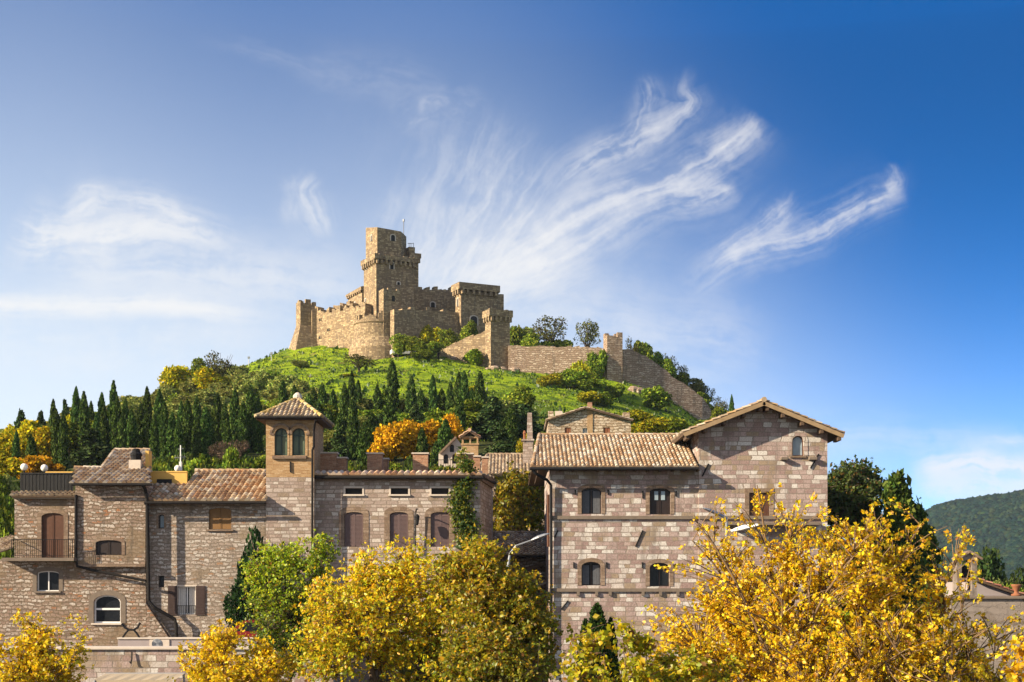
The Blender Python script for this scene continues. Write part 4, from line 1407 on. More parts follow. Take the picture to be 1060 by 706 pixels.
# ------------------------------------------------------------------ belvedere tower
Y = 70.25
hC = thing('belvedere_tower', (X(300, Y), Y, TZ), 'square brick belvedere tower with twin arched windows and a pyramid tiled roof', 'tower')
wC = [Win(284.2, 297.6, 443, 471.5, Y, 6.7), Win(302.4, 315.8, 443, 471.5, Y, 6.7)]
x0, x1, D_ = X(275.3, Y), X(325, Y), 3.5
mb = MB().slab([(x0, Z(494, Y)), (x1, Z(494, Y)), (x1, Z(432, Y)), (x0, Z(432, Y))], [w.hole() for w in wC], Y, Y + D_)
mb.build('brick_wall', M_BRICK, hC)
mb = MB().box(x0, x1, Y + 0.002, Y + D_, TZ, Z(494, Y))
mb.build('stone_wall', M_D, hC)
for w in wC:
    ww = w.parts(hC, frame=M_GREENFLAT, pane=M_GLASSG, bars=1, transom=0.74, fw=0.06, surround=M_BRICK, sw=0.13)
    mb = MB()
    o2 = arch_poly(w.x0 - 0.24, w.x1 + 0.24, w.z1 - w.rise, w.z1 + 0.24, w.rise + 0.24, 14)
    i2 = arch_poly(w.x0 - 0.14, w.x1 + 0.14, w.z1 - w.rise, w.z1 + 0.14, w.rise + 0.14, 14)
    ring(mb, o2, i2, Y - 0.07, 0.08, True)
    mb.build('hood_mould', M_TRIM, ww)
MB().box(X(282, Y), X(317.5, Y), Y - 0.12, Y + 0.1, Z(475.2, Y), Z(472, Y)).build('sill', M_TRIM, hC, bevel=0.015)
for a, b in ((280, 283.6), (316.6, 320)):
    MB().box(X(a, Y), X(b, Y), Y - 0.06, Y + 0.02, Z(450.5, Y), Z(448.6, Y)).build('impost', M_TRIM, hC)
MB().beam(P(300.5, 478, Y - 0.04), P(300.8, 489, Y - 0.04), 0.06, 0.05, up=(0, 1, 0)).build('anchor_iron', M_IRON, hC)
ze = Z(431, 69.8)
ov = 0.45
xa, xb, yb0, yb1 = x0 - ov, x1 + ov, Y - ov, Y + D_ + ov
ap = Vector(((x0 + x1) / 2 + 0.12, Y + D_ / 2, Z(412.5, Y + D_ / 2)))
A, B, C_, D2 = Vector((xa, yb0, ze)), Vector((xb, yb0, ze)), Vector((xb, yb1, ze)), Vector((xa, yb1, ze))
mb = MB()
GOLD = TILES_OLD + [(0.42, 0.30, 0.12), (0.5, 0.40, 0.26)]
tiles(mb, [A, B, ap], (1, 0, 0), GOLD, 0.22, 0.36, 0.075)
tiles(mb, [B, C_, ap], (0, 1, 0), GOLD, 0.22, 0.36, 0.075)
tiles(mb, [C_, D2, ap], (1, 0, 0), GOLD, 0.22, 0.36, 0.075)
tiles(mb, [D2, A, ap], (0, 1, 0), GOLD, 0.22, 0.36, 0.075)
for q in (A, B, C_, D2):
    ridge(mb, q, ap, [(0.40, 0.29, 0.10), (0.34, 0.24, 0.10), (0.46, 0.36, 0.2)], 0.11)
mb.box(xa + 0.03, xb - 0.03, yb0 + 0.03, yb1 - 0.03, ze - 0.14, ze - 0.06, (0.06, 0.04, 0.03))
rC = mb.build('roof', M_TILE, hC)
MB().lathe(ap.x, ap.y, [(0.2, ap.z - 0.1), (0.24, ap.z + 0.05), (0.22, ap.z + 0.16), (0.12, ap.z + 0.27), (0.04, ap.z + 0.31)], 10).build('finial', M_PALE, rC)
mb = MB().tube([(xa, yb0 - 0.04, ze - 0.05), (xb, yb0 - 0.04, ze - 0.05)], 0.06, 8)
mb.build('gutter', M_COPPER, hC)
mb = MB().tube([P(327, 434.5, 69.8), P(325.6, 440, 70.0), P(324.8, 446, 70.15), P(324.8, 462, 70.15), P(323.4, 466, 70.15), P(323.2, 560, 70.15), P(323.2, 667, 70.15)], 0.06, 8)
mb.build('drainpipe', M_COPPER, hC)

# ------------------------------------------------------------------ long house with the roof terrace
Y = 70.8
hD = thing('terraced_house', (X(415, Y), Y, TZ), 'long violet stone house with mauve shutters and brick piers on its roof terrace', 'house')
wD = [Win(357.5, 375, 505.3, 511.7, Y), Win(404.5, 422.5, 505.3, 511.7, Y), Win(446.5, 464.5, 505.3, 511.7, Y),
      Win(356.5, 376, 530, 566, Y, 3), Win(403.5, 422.5, 530, 566, Y, 3), Win(445.8, 464.8, 530, 566, Y, 3)]
xl, xr = X(325.6, Y), X(497, Y)
mb = MB().slab([(xl, TZ), (xr, TZ), (xr, Z(493, Y)), (xl, Z(493, Y))], [w.hole() for w in wD], Y, Y + 0.5, 0.25)
dR = (X(508.5, 76.5), 76.5)
mb.prism([(xl, Y + 0.5), (xr, Y + 0.5), dR, (dR[0], 83), (xl, 83)], TZ, Z(493, Y))
mb.face([(xr, Y, TZ), (dR[0], dR[1], TZ), (dR[0], dR[1], Z(493, Y)), (xr, Y, Z(493, Y))])
mb.build('wall', M_D, hD)
for w in wD[:3]:
    w.parts(hD, name='slot_window', frame=M_DARKF, pane=M_BLACK, bars=0, fw=0.02, surround=M_PALE, sill=M_PALE, sw=0.09)
for w in wD[3:]:
    w.parts(hD, closed=M_SHUT, slats=True, surround=M_TRIM, sw=0.28)
mb = MB()
zc1 = Z(493.5, Y)
mb.box(xl, xr + 0.1, Y - 0.22, Y + 0.1, zc1 + 0.002, zc1 + 0.16)
mb.box(xl, xr + 0.06, Y - 0.12, Y + 0.1, zc1 - 0.2, zc1)
k = xl + 0.05
while k < xr:
    mb.box(k, k + 0.09, Y - 0.19, Y - 0.11, zc1 - 0.16, zc1 - 0.003)
    k += 0.2
d = Vector((dR[0] - xr, dR[1] - Y, 0)).normalized()
nrm = Vector((d.y, -d.x, 0))
for off, lo, hi in ((0.24, 0.004, 0.165), (0.13, -0.2, 0.002)):
    a, b = Vector((xr, Y, 0)), Vector((dR[0], dR[1], 0)) + d * 0.1
    mb.prism([tuple((a + nrm * off)[:2]), tuple((b + nrm * off)[:2]), tuple((b - nrm * 0.1)[:2]), tuple((a - nrm * 0.1)[:2])], zc1 + lo, zc1 + hi)
mb.build('cornice', M_TRIM, hD)
mb = MB()
tiles(mb, [P(325.8, 491.5, 70.4), P(499, 491.5, 70.4), P(499, 488.2, 71.4), P(325.8, 488.2, 71.4)], (1, 0, 0),
      [(0.5, 0.30, 0.18), (0.56, 0.38, 0.25), (0.44, 0.24, 0.13), (0.62, 0.48, 0.36)], 0.3, 1.2, 0.1)
a = P(499, 491.5, 70.5)
b = P(511, 496, 76.6)
tiles(mb, [a, b, b + Vector((-0.9, 0.3, 0.25)), a + Vector((-0.4, 0.7, 0.2))], b - a, TILES_OLD, 0.3, 1.2, 0.1)
mb.box(xl, dR[0] - 1.0, 71.4, 82.9, Z(491, 72), Z(490, 72), (0.25, 0.2, 0.15))
mb.build('roof', M_TILE, hD)
MB().tube([P(322, 494.2, 70.4), P(499, 494.2, 70.4), P(512.5, 500, 76.4)], 0.075, 8).build('gutter', M_COPPER, hD)
piers = [(325.7, 348.5, 469.5, 72.6), (349, 358.5, 474.5, 72.7), (380, 395.5, 470, 72.6), (395.8, 401.5, 475.5, 74.5), (427.3, 443, 470, 72.6), (473.8, 489.5, 470.3, 72.6),
         (489.8, 497, 473, 74.6), (499, 505, 474, 76.3)]
for a, b, tpy, yy in piers:
    xa_, xb_ = X(a, yy), X(b, yy)
    pz = Z(tpy, yy)
    pr = MB().box(xa_, xb_, yy, yy + 0.6, Z(493, yy), pz).build('brick_pier', M_REDBRICK, hD)
    MB().box(xa_ - 0.06, xb_ + 0.06, yy - 0.06, yy + 0.66, pz + 0.002, pz + 0.075).build('pier_cap', M_PALE, pr, bevel=0.01)
for a, b in ((358.5, 380), (401.5, 427.3), (443, 473.8)):
    mb = MB()
    for k in range(int((b - a) / 1.8) + 1):
        q = X(a + k * 1.8, 72.9)
        mb.tube([(q, 72.9, Z(490, 72.9)), (q, 72.9, Z(476, 72.9))], 0.012, 4)
    mb.beam((X(a, 72.9), 72.9, Z(476, 72.9)), (X(b, 72.9), 72.9, Z(476, 72.9)), 0.035, 0.03)
    mb.build('terrace_railing', M_IRON, hD)
rt = thing('wall_lantern', P(430.5, 545, 70.5), 'thin dark lantern on an iron bracket between two mauve shutters', 'lantern')
mb = MB().tube([P(430, 571, 70.6), P(430.4, 530, 70.55), P(431, 527, 70.4), P(432.6, 527, 70.2)], 0.035, 6)
mb.build('bracket', M_IRON, rt)
lx = P(431.8, 538, 70.3)
mb = MB().lathe(lx.x, lx.y, [(0.03, lx.z - 0.28), (0.08, lx.z - 0.22), (0.13, lx.z + 0.12), (0.15, lx.z + 0.14), (0.05, lx.z + 0.28)], 6)
mb.build('lantern_head', M_IRON, rt)

# ------------------------------------------------------------------ small chapel and the dovecote chimney behind the terrace
Y = 88.0
hE = thing('chapel', (X(467, Y), Y + 2, gh(X(467, Y), Y + 2)), 'small pale gabled chapel front with arched openings behind the terrace piers', 'chapel')
g0 = gh(X(467, Y), Y)
wE = [Win(465.5, 470, 460, 468, Y, 2), Win(459, 464, 470, 480, Y, 2.5), Win(468, 473, 470, 480, Y, 2.5)]
mb = MB().slab([(X(454, Y), g0 - 1), (X(482, Y), g0 - 1), (X(482, Y), Z(466, Y)), (X(472, Y), Z(453, Y)), (X(456, Y), Z(468, Y)), (X(454, Y), Z(470, Y))], [w.hole() for w in wE], Y, Y + 4)
mb.build('wall', M_PALE, hE)
for w in wE:
    w.parts(hE, bars=0, depth=0.2)
mb = MB().beam(P(455, 469.5, Y - 0.1), P(472, 452.6, Y - 0.1), 0.3, 0.12)
mb.build('coping', M_TRIM, hE)
Y = 85.5
hF = thing('dovecote_chimney', (X(486.5, Y), Y, gh(X(486, Y), Y)), 'ochre brick chimney house with openings under a little gabled tile roof', 'chimney')
mb = MB().box(X(478, Y), X(495, Y), Y, Y + 1, gh(X(486, Y), Y) - 0.5, Z(459.5, Y))
mb.box(X(477.2, Y), X(495.8, Y), Y - 0.05, Y + 1.05, Z(460.5, Y), Z(459, Y))
for a in (478, 485.8, 493.4):
    mb.box(X(a, Y), X(a + 1.6, Y), Y + 0.02, Y + 0.2, Z(459, Y), Z(452.5, Y))
    mb.box(X(a, Y), X(a + 1.6, Y), Y + 0.8, Y + 0.98, Z(459, Y), Z(452.5, Y))
mb.box(X(478, Y), X(495, Y), Y + 0.03, Y + 0.97, Z(453.2, Y), Z(451.5, Y))
mb.build('stack', M_BRICK, hF)
mb = MB()
ym, zr, ze_ = Y + 0.5, Z(445.5, Y), Z(452.5, Y)
xm = X(486, Y)
for xe in (X(475.5, Y), X(497, Y)):
    tiles(mb, [(xe, Y - 0.15, ze_), (xe, Y + 1.15, ze_), (xm, Y + 1.15, zr), (xm, Y - 0.15, zr)], (0, 1, 0), [(0.55, 0.27, 0.13), (0.5, 0.32, 0.2), (0.42, 0.2, 0.1)], 0.22, 0.36, 0.06)
ridge(mb, (xm, Y - 0.2, zr), (xm, Y + 1.2, zr), [(0.55, 0.27, 0.13), (0.5, 0.32, 0.2)])
mb.build('roof', M_TILE, hF)

# ------------------------------------------------------------------ houses seen in the gap
Y = 97.0
x0, x1 = X(492, Y), X(600, Y)
hG = thing('gap_house', (X(520, Y), Y, gh(X(520, Y), Y + 4) - 2), 'low house with a weathered brown tile roof behind the autumn tree in the gap', 'house')
mb = MB().box(x0 + 0.3, x1, Y, Y + 8, gh(X(520, Y), Y) - 2, Z(491, Y))
mb.build('wall', M_A, hG)
mb = MB()
tiles(mb, [P(490, 491, 96.3), P(600, 491, 96.3), P(600, 470.5, 101.5), P(505, 470.5, 101.5)], (1, 0, 0), TILES_OLD, 0.24, 0.42)
tiles(mb, [P(505, 470.5, 101.5), P(600, 470.5, 101.5), P(600, 470.5, 101.5) + Vector((0, 5, -1.4)), P(490, 491, 96.3) + Vector((0, 10, 0))], (1, 0, 0), TILES_OLD, 0.24, 0.42)
ridge(mb, P(490, 491, 96.3), P(505, 470.5, 101.5), TILES_OLD)
ridge(mb, P(505, 470.5, 101.5), P(600, 470.5, 101.5), TILES_OLD)
mb.build('roof', M_TILE, hG)
Y = 99.0
rt = thing('stone_pinnacle', (X(546, Y), Y, Z(478, Y) - 2), 'slender stone pinnacle rising beside the left end of the big tiled roof', 'chimney')
mb = MB().box(X(541.5, Y), X(552, Y), Y, Y + 0.8, Z(478, Y) - 2, Z(456.5, Y))
mb.box(X(540, Y), X(553, Y), Y - 0.1, Y + 0.9, Z(456.5, Y) + 0.002, Z(454.5, Y))
mb.prism([(X(545.5, Y), Y + 0.1), (X(551.5, Y), Y + 0.1), (X(551.5, Y), Y + 0.6), (X(545.5, Y), Y + 0.6)], Z(454.5, Y), Z(427, Y),
         top=[(X(546, Y), Y + 0.15), (X(550.5, Y), Y + 0.15), (X(550.5, Y), Y + 0.55), (X(546, Y), Y + 0.55)])
mb.build('shaft', M_D, rt)
MB().lathe(X(543, Y), Y + 0.4, [(0.1, Z(454.5, Y)), (0.09, Z(449, Y)), (0.13, Z(448, Y)), (0.05, Z(445, Y))], 8).build('chimney_pot', M_POT, rt)

Y = 79.0
hI = thing('gap_shed', (X(545, Y), Y, 0), 'low shed with a brown tiled roof squeezed against the big pink house', 'shed')
mb = MB().box(X(500, Y), X(567.5, Y), Y, Y + 3.5, 0, Z(573.5, Y))
mb.build('wall', M_OCHRE if False else M_A, hI)
mb = MB()
tiles(mb, [P(497, 574.5, 78.4), P(568, 574.5, 78.4), P(568, 551.5, 83), P(497, 551.5, 83)], (1, 0, 0), TILES_OLD + [(0.45, 0.36, 0.25)], 0.25, 0.42)
ridge(mb, P(497, 551.5, 83), P(568, 551.5, 83), TILES_OLD)
mb.build('roof', M_TILE, hI)
MB().tube([P(535, 576.2, 78.3), P(568, 576.2, 78.3)], 0.06, 8).build('gutter', M_COPPER, hI)
MB().beam(P(540, 591, 78.2), P(570, 581, 78.4), 0.5, 0.22).build('lean_to_roof', M_SOFFIT, hI)
mb = MB()
tiles(mb, [P(552, 609, 77.2), P(572, 602, 77.2), P(572, 598, 78.3), P(552, 605, 78.3)], (20, 0, 7), TILES, 0.25, 0.42)
mb.build('porch_roof', M_TILE, hI)

# small rubble house above the long tiled roof
Y = 118.0
g0 = gh(X(610, Y), Y + 3) - 3
hJ = thing('gabled_cottage', (X(610, Y), Y, g0), 'pale rubble cottage with a low gable and three small windows on the hillside', 'cottage')
wJ = [Win(584.5, 591, 442.5, 450.5, Y), Win(603, 608.5, 443, 450.5, Y), Win(624.5, 631.5, 442.5, 450.5, Y)]
mb = MB().slab([(X(567.5, Y), g0), (X(653, Y), g0), (X(653, Y), Z(434.5, Y)), (X(612, Y), Z(422.5, Y)), (X(600, Y), Z(423.5, Y)), (X(567.5, Y), Z(434.5, Y))], [w.hole() for w in wJ], Y, Y + 7)
mb.build('wall', M_G, hJ)
wJ[0].parts(hJ, closed=M_POT)
wJ[1].parts(hJ, pane=M_GLASSB, frame=M_WHITE)
wJ[2].parts(hJ, closed=M_POT)
mb = MB()
for a, b in (((565.5, 434.6), (606, 421.4)), ((655.5, 434.8), (606, 421.4))):
    p, q = P(a[0], a[1], Y - 0.4), P(b[0], b[1], Y - 0.4)
    tiles(mb, [p, p + Vector((0, 7.5, 0)), q + Vector((0, 7.5, 0)), q], (0, 1, 0), TILES_OLD, 0.25, 0.42)
rJ = mb.build('roof', M_TILE, hJ)
for a, b, tpy, mat in ((567.5, 573, 425.5, M_G), (574.5, 582, 425.5, M_PALE), (608.5, 613, 416.5, M_REDBRICK), (645, 652, 427, M_G)):
    yy = Y + (0.35 if a > 600 and a < 620 else 1.5)
    ch = MB().box(X(a, yy), X(b, yy), yy, yy + 0.55, Z(440, yy), Z(tpy, yy)).build('chimney', mat, rJ)
MB().box(X(608, Y), X(613.5, Y), Y - 0.06, Y + 0.05, g0, Z(421.5, Y)).build('brick_strip', M_BRICK, hJ)

# ------------------------------------------------------------------ the big pink stone house
Y = 70.0
hH = thing('large_stone_house', (X(712, Y), Y, 0), 'large pink ashlar house with a long tiled wing and a tall gabled end', 'house')
Yw = 70.12
wH = [Win(602, 622.5, 505, 532, Yw, 4), Win(672.5, 694, 505.5, 532.5, Yw, 4), Win(602, 622, 581.5, 606, Yw, 5), Win(672.5, 693, 582.5, 607, Yw, 5)]
mb = MB().slab([(X(569, Yw), 0), (X(724, Yw), 0), (X(724, Yw), Z(482, Yw)), (X(569, Yw), Z(482, Yw))], [w.hole() for w in wH], Yw, Yw + 11, 0.3)
mb.build('wing_wall', M_H, hH)
wH[0].parts(hH, bars=1, surround=M_TRIM, sw=0.2, curtain=M_CURTD, depth=0.2)
wH[1].parts(hH, closed=M_DARKF, surround=M_TRIM, sw=0.2, depth=0.2, label='arched window with dark doors and two small panes')
mb = MB()
for a in (677.5, 684.5):
    mb.box(X(a, Yw), X(a + 4, Yw), Yw + 0.09, Yw + 0.115, Z(517.5, Yw), Z(508.5, Yw))
mb.build('small_pane', M_GLASSB, hH)
wH[2].parts(hH, bars=1, curtain=M_CURTD, surround=M_TRIM, sw=0.2, depth=0.2)
wH[3].parts(hH, bars=1, surround=M_TRIM, sw=0.2, depth=0.2)
gW = [Win(820, 832, 451, 472, Y, 6), Win(775.5, 796.5, 510, 535, Y, 0)]
mb = MB().slab([(X(723.5, Y), 0), (X(856.5, Y), 0), (X(856.5, Y), Z(441, Y)), (X(791, Y), Z(415, Y)), (X(723.5, Y), Z(441, Y))], [w.hole() for w in gW], Y, Y + 12, 0.3)
mb.build('gable_wall', M_H, hH)
gW[0].parts(hH, bars=0, pane=M_GLASSB, frame=M_BROWNWOOD, surround=M_H, sw=0.2, depth=0.12, sill=M_TRIM)
gW[1].parts(hH, name='balcony_door', closed=M_BROWNWOOD, surround=M_TRIM, sw=0.22)
for a, b in ((807.5, 814.5), (836.5, 845)):
    MB().box(X(a, Y), X(b, Y), Y - 0.3, Y + 0.02, Z(476.5, Y), Z(473.5, Y)).build('stone_bracket', M_TRIMD, hH, bevel=0.02)
# string courses
for zt_, zb2 in ((534, 537.5), (609, 612.5)):
    mb = MB().box(X(568.5, Yw), X(724, Yw), Yw - 0.1, Yw + 0.05, Z(zb2, Yw), Z(zt_, Yw))
    mb.box(X(724, Y) + 0.002, X(857, Y), Y - 0.1, Y + 0.05, Z(zb2, Y), Z(zt_, Y))
    if zt_ > 600:
        for q in (597, 616, 630, 664, 682, 700, 740):
            mb.box(X(q, Yw), X(q + 3, Yw), Yw - 0.12, Yw + 0.02, Z(zb2 + 4, Yw), Z(zb2, Yw) - 0.003)
    mb.build('string_course', M_TRIMD, hH)
# balcony under the door, mostly behind the maple
bl = MB().box(X(752, 69.3), X(850, 69.3), 69.0, 69.95, Z(541, 69.3) - 0.12, Z(541, 69.3)).build('balcony', M_TRIMD, hH)
mb = MB()
for k in range(30):
    a = X(753 + 96 * k / 29, 69.06)
    mb.tube([(a, 69.06, Z(541, 69.06)), (a, 69.06, Z(521, 69.06))], 0.013, 4)
mb.beam((X(753, 69.06), 69.06, Z(521, 69.06)), (X(849, 69.06), 69.06, Z(521, 69.06)), 0.04, 0.03)
# the wing roof
mb = MB()
eL, eR, rL, rR = P(550, 483.5, 69.35), P(723.3, 483.5, 69.35), P(557.5, 450.5, 75.6), P(713, 450.5, 75.6)
rR.x = eR.x
tiles(mb, [eL, eR, rR, rL], (1, 0, 0), TILES_PALE, 0.205, 0.40, 0.085)
tiles(mb, [rL, rR, Vector((eR.x, 82, eR.z)), Vector((eL.x, 82, eL.z))], (1, 0, 0), TILES_PALE, 0.205, 0.40, 0.085)
ridge(mb, rL, rR, TILES_PALE)
ridge(mb, eL + Vector((0.05, 0, 0.05)), rL + Vector((0.05, 0, 0.05)), TILES_PALE, 0.1)
mb.build('roof', M_TILE, hH)
mb = MB()
mb.slab([(eL.x + 0.35, Z(486, 70)), (eL.x + 0.36, Z(486, 70)), (eL.x + 0.36, Z(484, 70)), (eL.x + 0.35, Z(484, 70))], [], 70, 81)
k = X(553, 69.5)
while k < X(723, 69.5):
    mb.box(k, k + 0.10, 69.4, 70.2, Z(487.5, 69.5), Z(485.3, 69.5))
    k += 0.62
mb.build('rafter_ends', M_SOFFIT, hH)
MB().tube([P(548.5, 485.2, 69.25), P(723, 485.2, 69.25)], 0.085, 10).build('gutter', M_IRON, hH)
mb = MB().tube([P(551, 486.5, 69.3), P(555, 490.5, 69.35), P(566.5, 497, 69.7), P(570.3, 502, 69.95), P(570.5, 560, 69.98), P(570.5, 632, 69.98), P(570.5, 700, 69.98)], 0.075, 8)
mb.build('drainpipe', M_IRON, hH)
# the gable roof
yf, ybk = 69.15, 82.6
apx = P(791, 414.5, yf)
gl, gr = P(707, 447.5, yf), P(874.5, 449, yf)
mb = MB()
for q in (gl, gr):
    tiles(mb, [q, Vector((q.x, ybk, q.z)), Vector((apx.x, ybk, apx.z)), apx], (0, 1, 0), TILES_OLD + [(0.4, 0.26, 0.12)], 0.22, 0.40, 0.085, 0.14)
ridge(mb, apx + Vector((0, -0.05, 0.03)), Vector((apx.x, ybk, apx.z)), TILES_OLD, 0.14)
mb.build('roof', M_TILE, hH)
mb = MB()
for q in (gl, gr):
    d = (apx - q).normalized()
    n_ = Vector((-d.z, 0, d.x)) if d.x > 0 else Vector((d.z, 0, -d.x))
    a, b = q - n_ * 0.13, apx - n_ * 0.13
    mb.beam(a + Vector((0, -0.02, 0)), b + Vector((0, -0.02, 0)), 0.05, 0.2)
mb.build('verge_board', M_VERGE, hH)
mb = MB()
for q in (gl, gr):
    d = (apx - q)
    for f_ in (0.06, 0.28, 0.52, 0.76, 0.96):
        c0 = q + d * f_
        mb.box(c0.x - 0.08, c0.x + 0.08, yf + 0.04, Y + 0.3, c0.z - 0.42, c0.z - 0.2)
mb.build('purlin_ends', M_SOFFIT, hH)
# iron wall anchors
for (a, b), (c, d_) in (((733.5, 480), (727, 493)), ((847.5, 470), (839, 485)), ((577.5, 549), (574, 556.5)), ((665.5, 549), (658, 566)), ((588, 622), (581, 631)),
                        ((595.5, 507), (595.6, 512)), ((629.5, 507), (629.6, 512)), ((665.5, 508), (665.6, 516)), ((700, 508), (700.1, 514)),
                        ((594, 582), (594.1, 588)), ((628, 582), (628.1, 588)), ((665, 582), (665.1, 588))):
    yy = (Y if a > 724 else Yw) - 0.035

    mb = MB().beam(P(a, b, yy), P(c, d_, yy), 0.07, 0.05, up=(0, 1, 0))
    p = P((a + c) / 2, (b + d_) / 2, yy)
    mb.tube([p, p + Vector((0, 0.06, 0))], 0.03, 6)
    mb.build('wall_anchor', M_IRON, hH)
MB().tube([P(567.3, 512, 70.5), P(567.3, 532, 70.5), P(567.6, 566, 70.5)], 0.07, 8).build('rusty_pipe', M_BROWNWOOD, hH)

# ------------------------------------------------------------------ castle
def foot(px, Y, left, right, ang=27.0):
    """rectangle with its near corner at a photo column; left and right faces of the given metres"""
    b = Vector((X(px, Y), Y))
    l = Vector((-math.sin(R(ang)), math.cos(R(ang)))) * left
    r = Vector((math.cos(R(ang)), math.sin(R(ang)))) * right
    return [tuple(b), tuple(b + r), tuple(b + r + l), tuple(b + l)]


def grow(poly, k):
    cx, cy = sum(p[0] for p in poly) / len(poly), sum(p[1] for p in poly) / len(poly)
    o = []
    n = len(poly)
    for i in range(n):
        a, b, c = Vector(poly[i - 1]), Vector(poly[i]), Vector(poly[(i + 1) % n])
        e1, e2 = (b - a).normalized(), (c - b).normalized()
        n1, n2 = Vector((e1.y, -e1.x)), Vector((e2.y, -e2.x))
        m_ = (n1 + n2)
        m_ = m_ / max(0.3, m_.dot(n1))
        o.append(tuple(b + m_ * k))
    return o


def edge_blocks(mb, poly, zb, zt, step, w, out, edges=None, jit=0.0, inset=0.0, rs=random.Random(5)):
    """small blocks set along the edges of a footprint (corbels or merlons)"""
    n = len(poly)
    for i in range(n):
        if edges is not None and i not in edges:
            continue
        a, b = Vector(poly[i]), Vector(poly[(i + 1) % n])
        d = (b - a)
        L = d.length
        d.normalize()
        nr = Vector((d.y, -d.x))
        m_ = max(1, int(L / step))
        for k in range(m_ + 1):
            c = a + d * min(max(L * k / m_, w / 2), L - w / 2)
            p, q = c - d * w / 2, c + d * w / 2
            j = rs.uniform(-jit, 0)
            mb.prism([tuple(p + nr * out), tuple(q + nr * out), tuple(q - nr * (inset + 0.02)), tuple(p - nr * (inset + 0.02))], zb, zt + j)


def rough_top(mb, poly, z, lo, hi, step=0.9, th=0.7, rs=random.Random(8)):
    """broken wall head round a footprint"""
    n = len(poly)
    for i in range(n):
        a, b = Vector(poly[i]), Vector(poly[(i + 1) % n])
        d = b - a
        L = d.length
        d.normalize()
        nr = Vector((d.y, -d.x))
        m_ = max(2, int(L / step))
        for k in range(m_):
            p, q = a + d * (L * k / m_ + 0.004), a + d * (L * (k + 1) / m_ - 0.004)
            mb.prism([tuple(p), tuple(q), tuple(q - nr * th), tuple(p - nr * th)], z + 0.003, z + rs.uniform(lo, hi))


def tower(name, parent, poly, z0, z1, mat=None, batter=0.0, batter_h=0.0, corb=None, merl=None, rough=None):
    mb = MB()
    if batter:
        mb.prism(grow(poly, batter), z0, z0 + batter_h, top=poly)
        mb.prism(poly, z0 + batter_h, z1)
    else:
        mb.prism(poly, z0, z1)
    if rough:
        rough_top(mb, poly, z1, *rough)
    o = mb.build(name, mat or M_CASTLE, parent)
    if corb:
        zc_, hgt, out, step = corb
        cb = MB()
        edge_blocks(cb, poly, zc_ - 0.75, zc_, step, step * 0.45, out)
        cb.prism(grow(poly, out + 0.02), zc_ + 0.002, zc_ + hgt)
        if merl:
            edge_blocks(cb, grow(poly, out), zc_ + hgt + 0.003, zc_ + hgt + merl[0], merl[1], merl[1] * 0.6, 0.0, jit=merl[2], inset=0.5)
        cb.build('battlement', mat or M_CASTLE, o)
    return o


def slit(parent, px, py, w, h, poly_edge, name='window', pale=True):
    """small window on a castle face: poly_edge = two footprint corners of that face"""
    a, b = Vector(poly_edge[0]), Vector(poly_edge[1])
    d = (b - a)
    k = (px - CX) / F
    # intersection of the view column with the face
    den = d.x - k * d.y
    t_ = (k * a.y - a.x) / den
    c = a + d * t_
    zc_ = Z(py, c.y)
    d.normalize()
    nr = Vector((d.y, -d.x))
    hw, hh = w / 2, h / 2
    mb = MB()

    def v(s, z, o):
        q = c + d * s + nr * o
        return (q.x, q.y, zc_ + z)
    pts = [(-hw, -hh), (hw, -hh), (hw, hh * 0.5), (hw * 0.7, hh * 0.88), (0, hh), (-hw * 0.7, hh * 0.88), (-hw, hh * 0.5)]
    g = 0.16
    big = [(-hw - g, -hh), (hw + g, -hh), (hw + g, hh * 0.5), (hw * 0.7 + g, hh * 0.88 + g * 0.6), (0, hh + g), (-hw * 0.7 - g, hh * 0.88 + g * 0.6), (-hw - g, hh * 0.5)]
    n = len(pts)
    for i in range(1, n):
        j = (i + 1) % n
        mb.face([v(*big[i], 0.10), v(*big[j], 0.10), v(*pts[j], 0.10), v(*pts[i], 0.10)])
        mb.face([v(*big[i], -0.05), v(*big[j], -0.05), v(*big[j], 0.10), v(*big[i], 0.10)])
        mb.face([v(*pts[i], 0.10), v(*pts[j], 0.10), v(*pts[j], -0.02), v(*pts[i], -0.02)])
    w_ = mb.build(name, M_PALE if pale else M_CASTLE, parent)
    mb = MB()
    mb.face([v(s, z, 0.02) for s, z in pts])
    mb.build('opening', M_BLACK, w_)
    return w_


CA = thing('castle', (X(400, 242), 242, gh(X(400, 242), 242)), 'ruined tan stone castle with a tall square keep on the hilltop', 'castle')
GB = gh(X(400, 240), 240)
# keep
k1 = foot(389.5, 240, 5.9, 7.0)
lowk = tower('keep', CA, k1, GB - 2, Z(269, 240), corb=(Z(268, 240), 0.75, 0.42, 0.85), merl=(0.18, 1.0, 0.18))
kt = foot(390.5, 240.4, 5.4, 6.1)
chop = [kt[0], (kt[0][0] + (kt[1][0] - kt[0][0]) * 0.72, kt[0][1] + (kt[1][1] - kt[0][1]) * 0.72), tuple(Vector(kt[1]) * 0.68 + Vector(kt[2]) * 0.32), kt[2], kt[3]]
mb = MB().prism(chop, Z(268, 240) + 0.5, [Z(234.5, 240), Z(236, 240), Z(241, 242), Z(241, 246), Z(237, 246)])
up = mb.build('keep_top', M_CASTLE, CA)
slit(lowk, 379.5, 276, 0.55, 1.1, (k1[3], k1[0]))
slit(lowk, 405.5, 275, 0.65, 1.2, (k1[0], k1[1]))
slit(lowk, 412.5, 293.5, 0.5, 0.5, (k1[0], k1[1]))
slit(lowk, 378.5, 311, 0.45, 0.55, (k1[3], k1[0]))
slit(up, 384.8, 246.5, 0.5, 1.0, (kt[3], kt[0]))
slit(up, 406.7, 246.3, 0.75, 1.05, (kt[0], kt[1]))
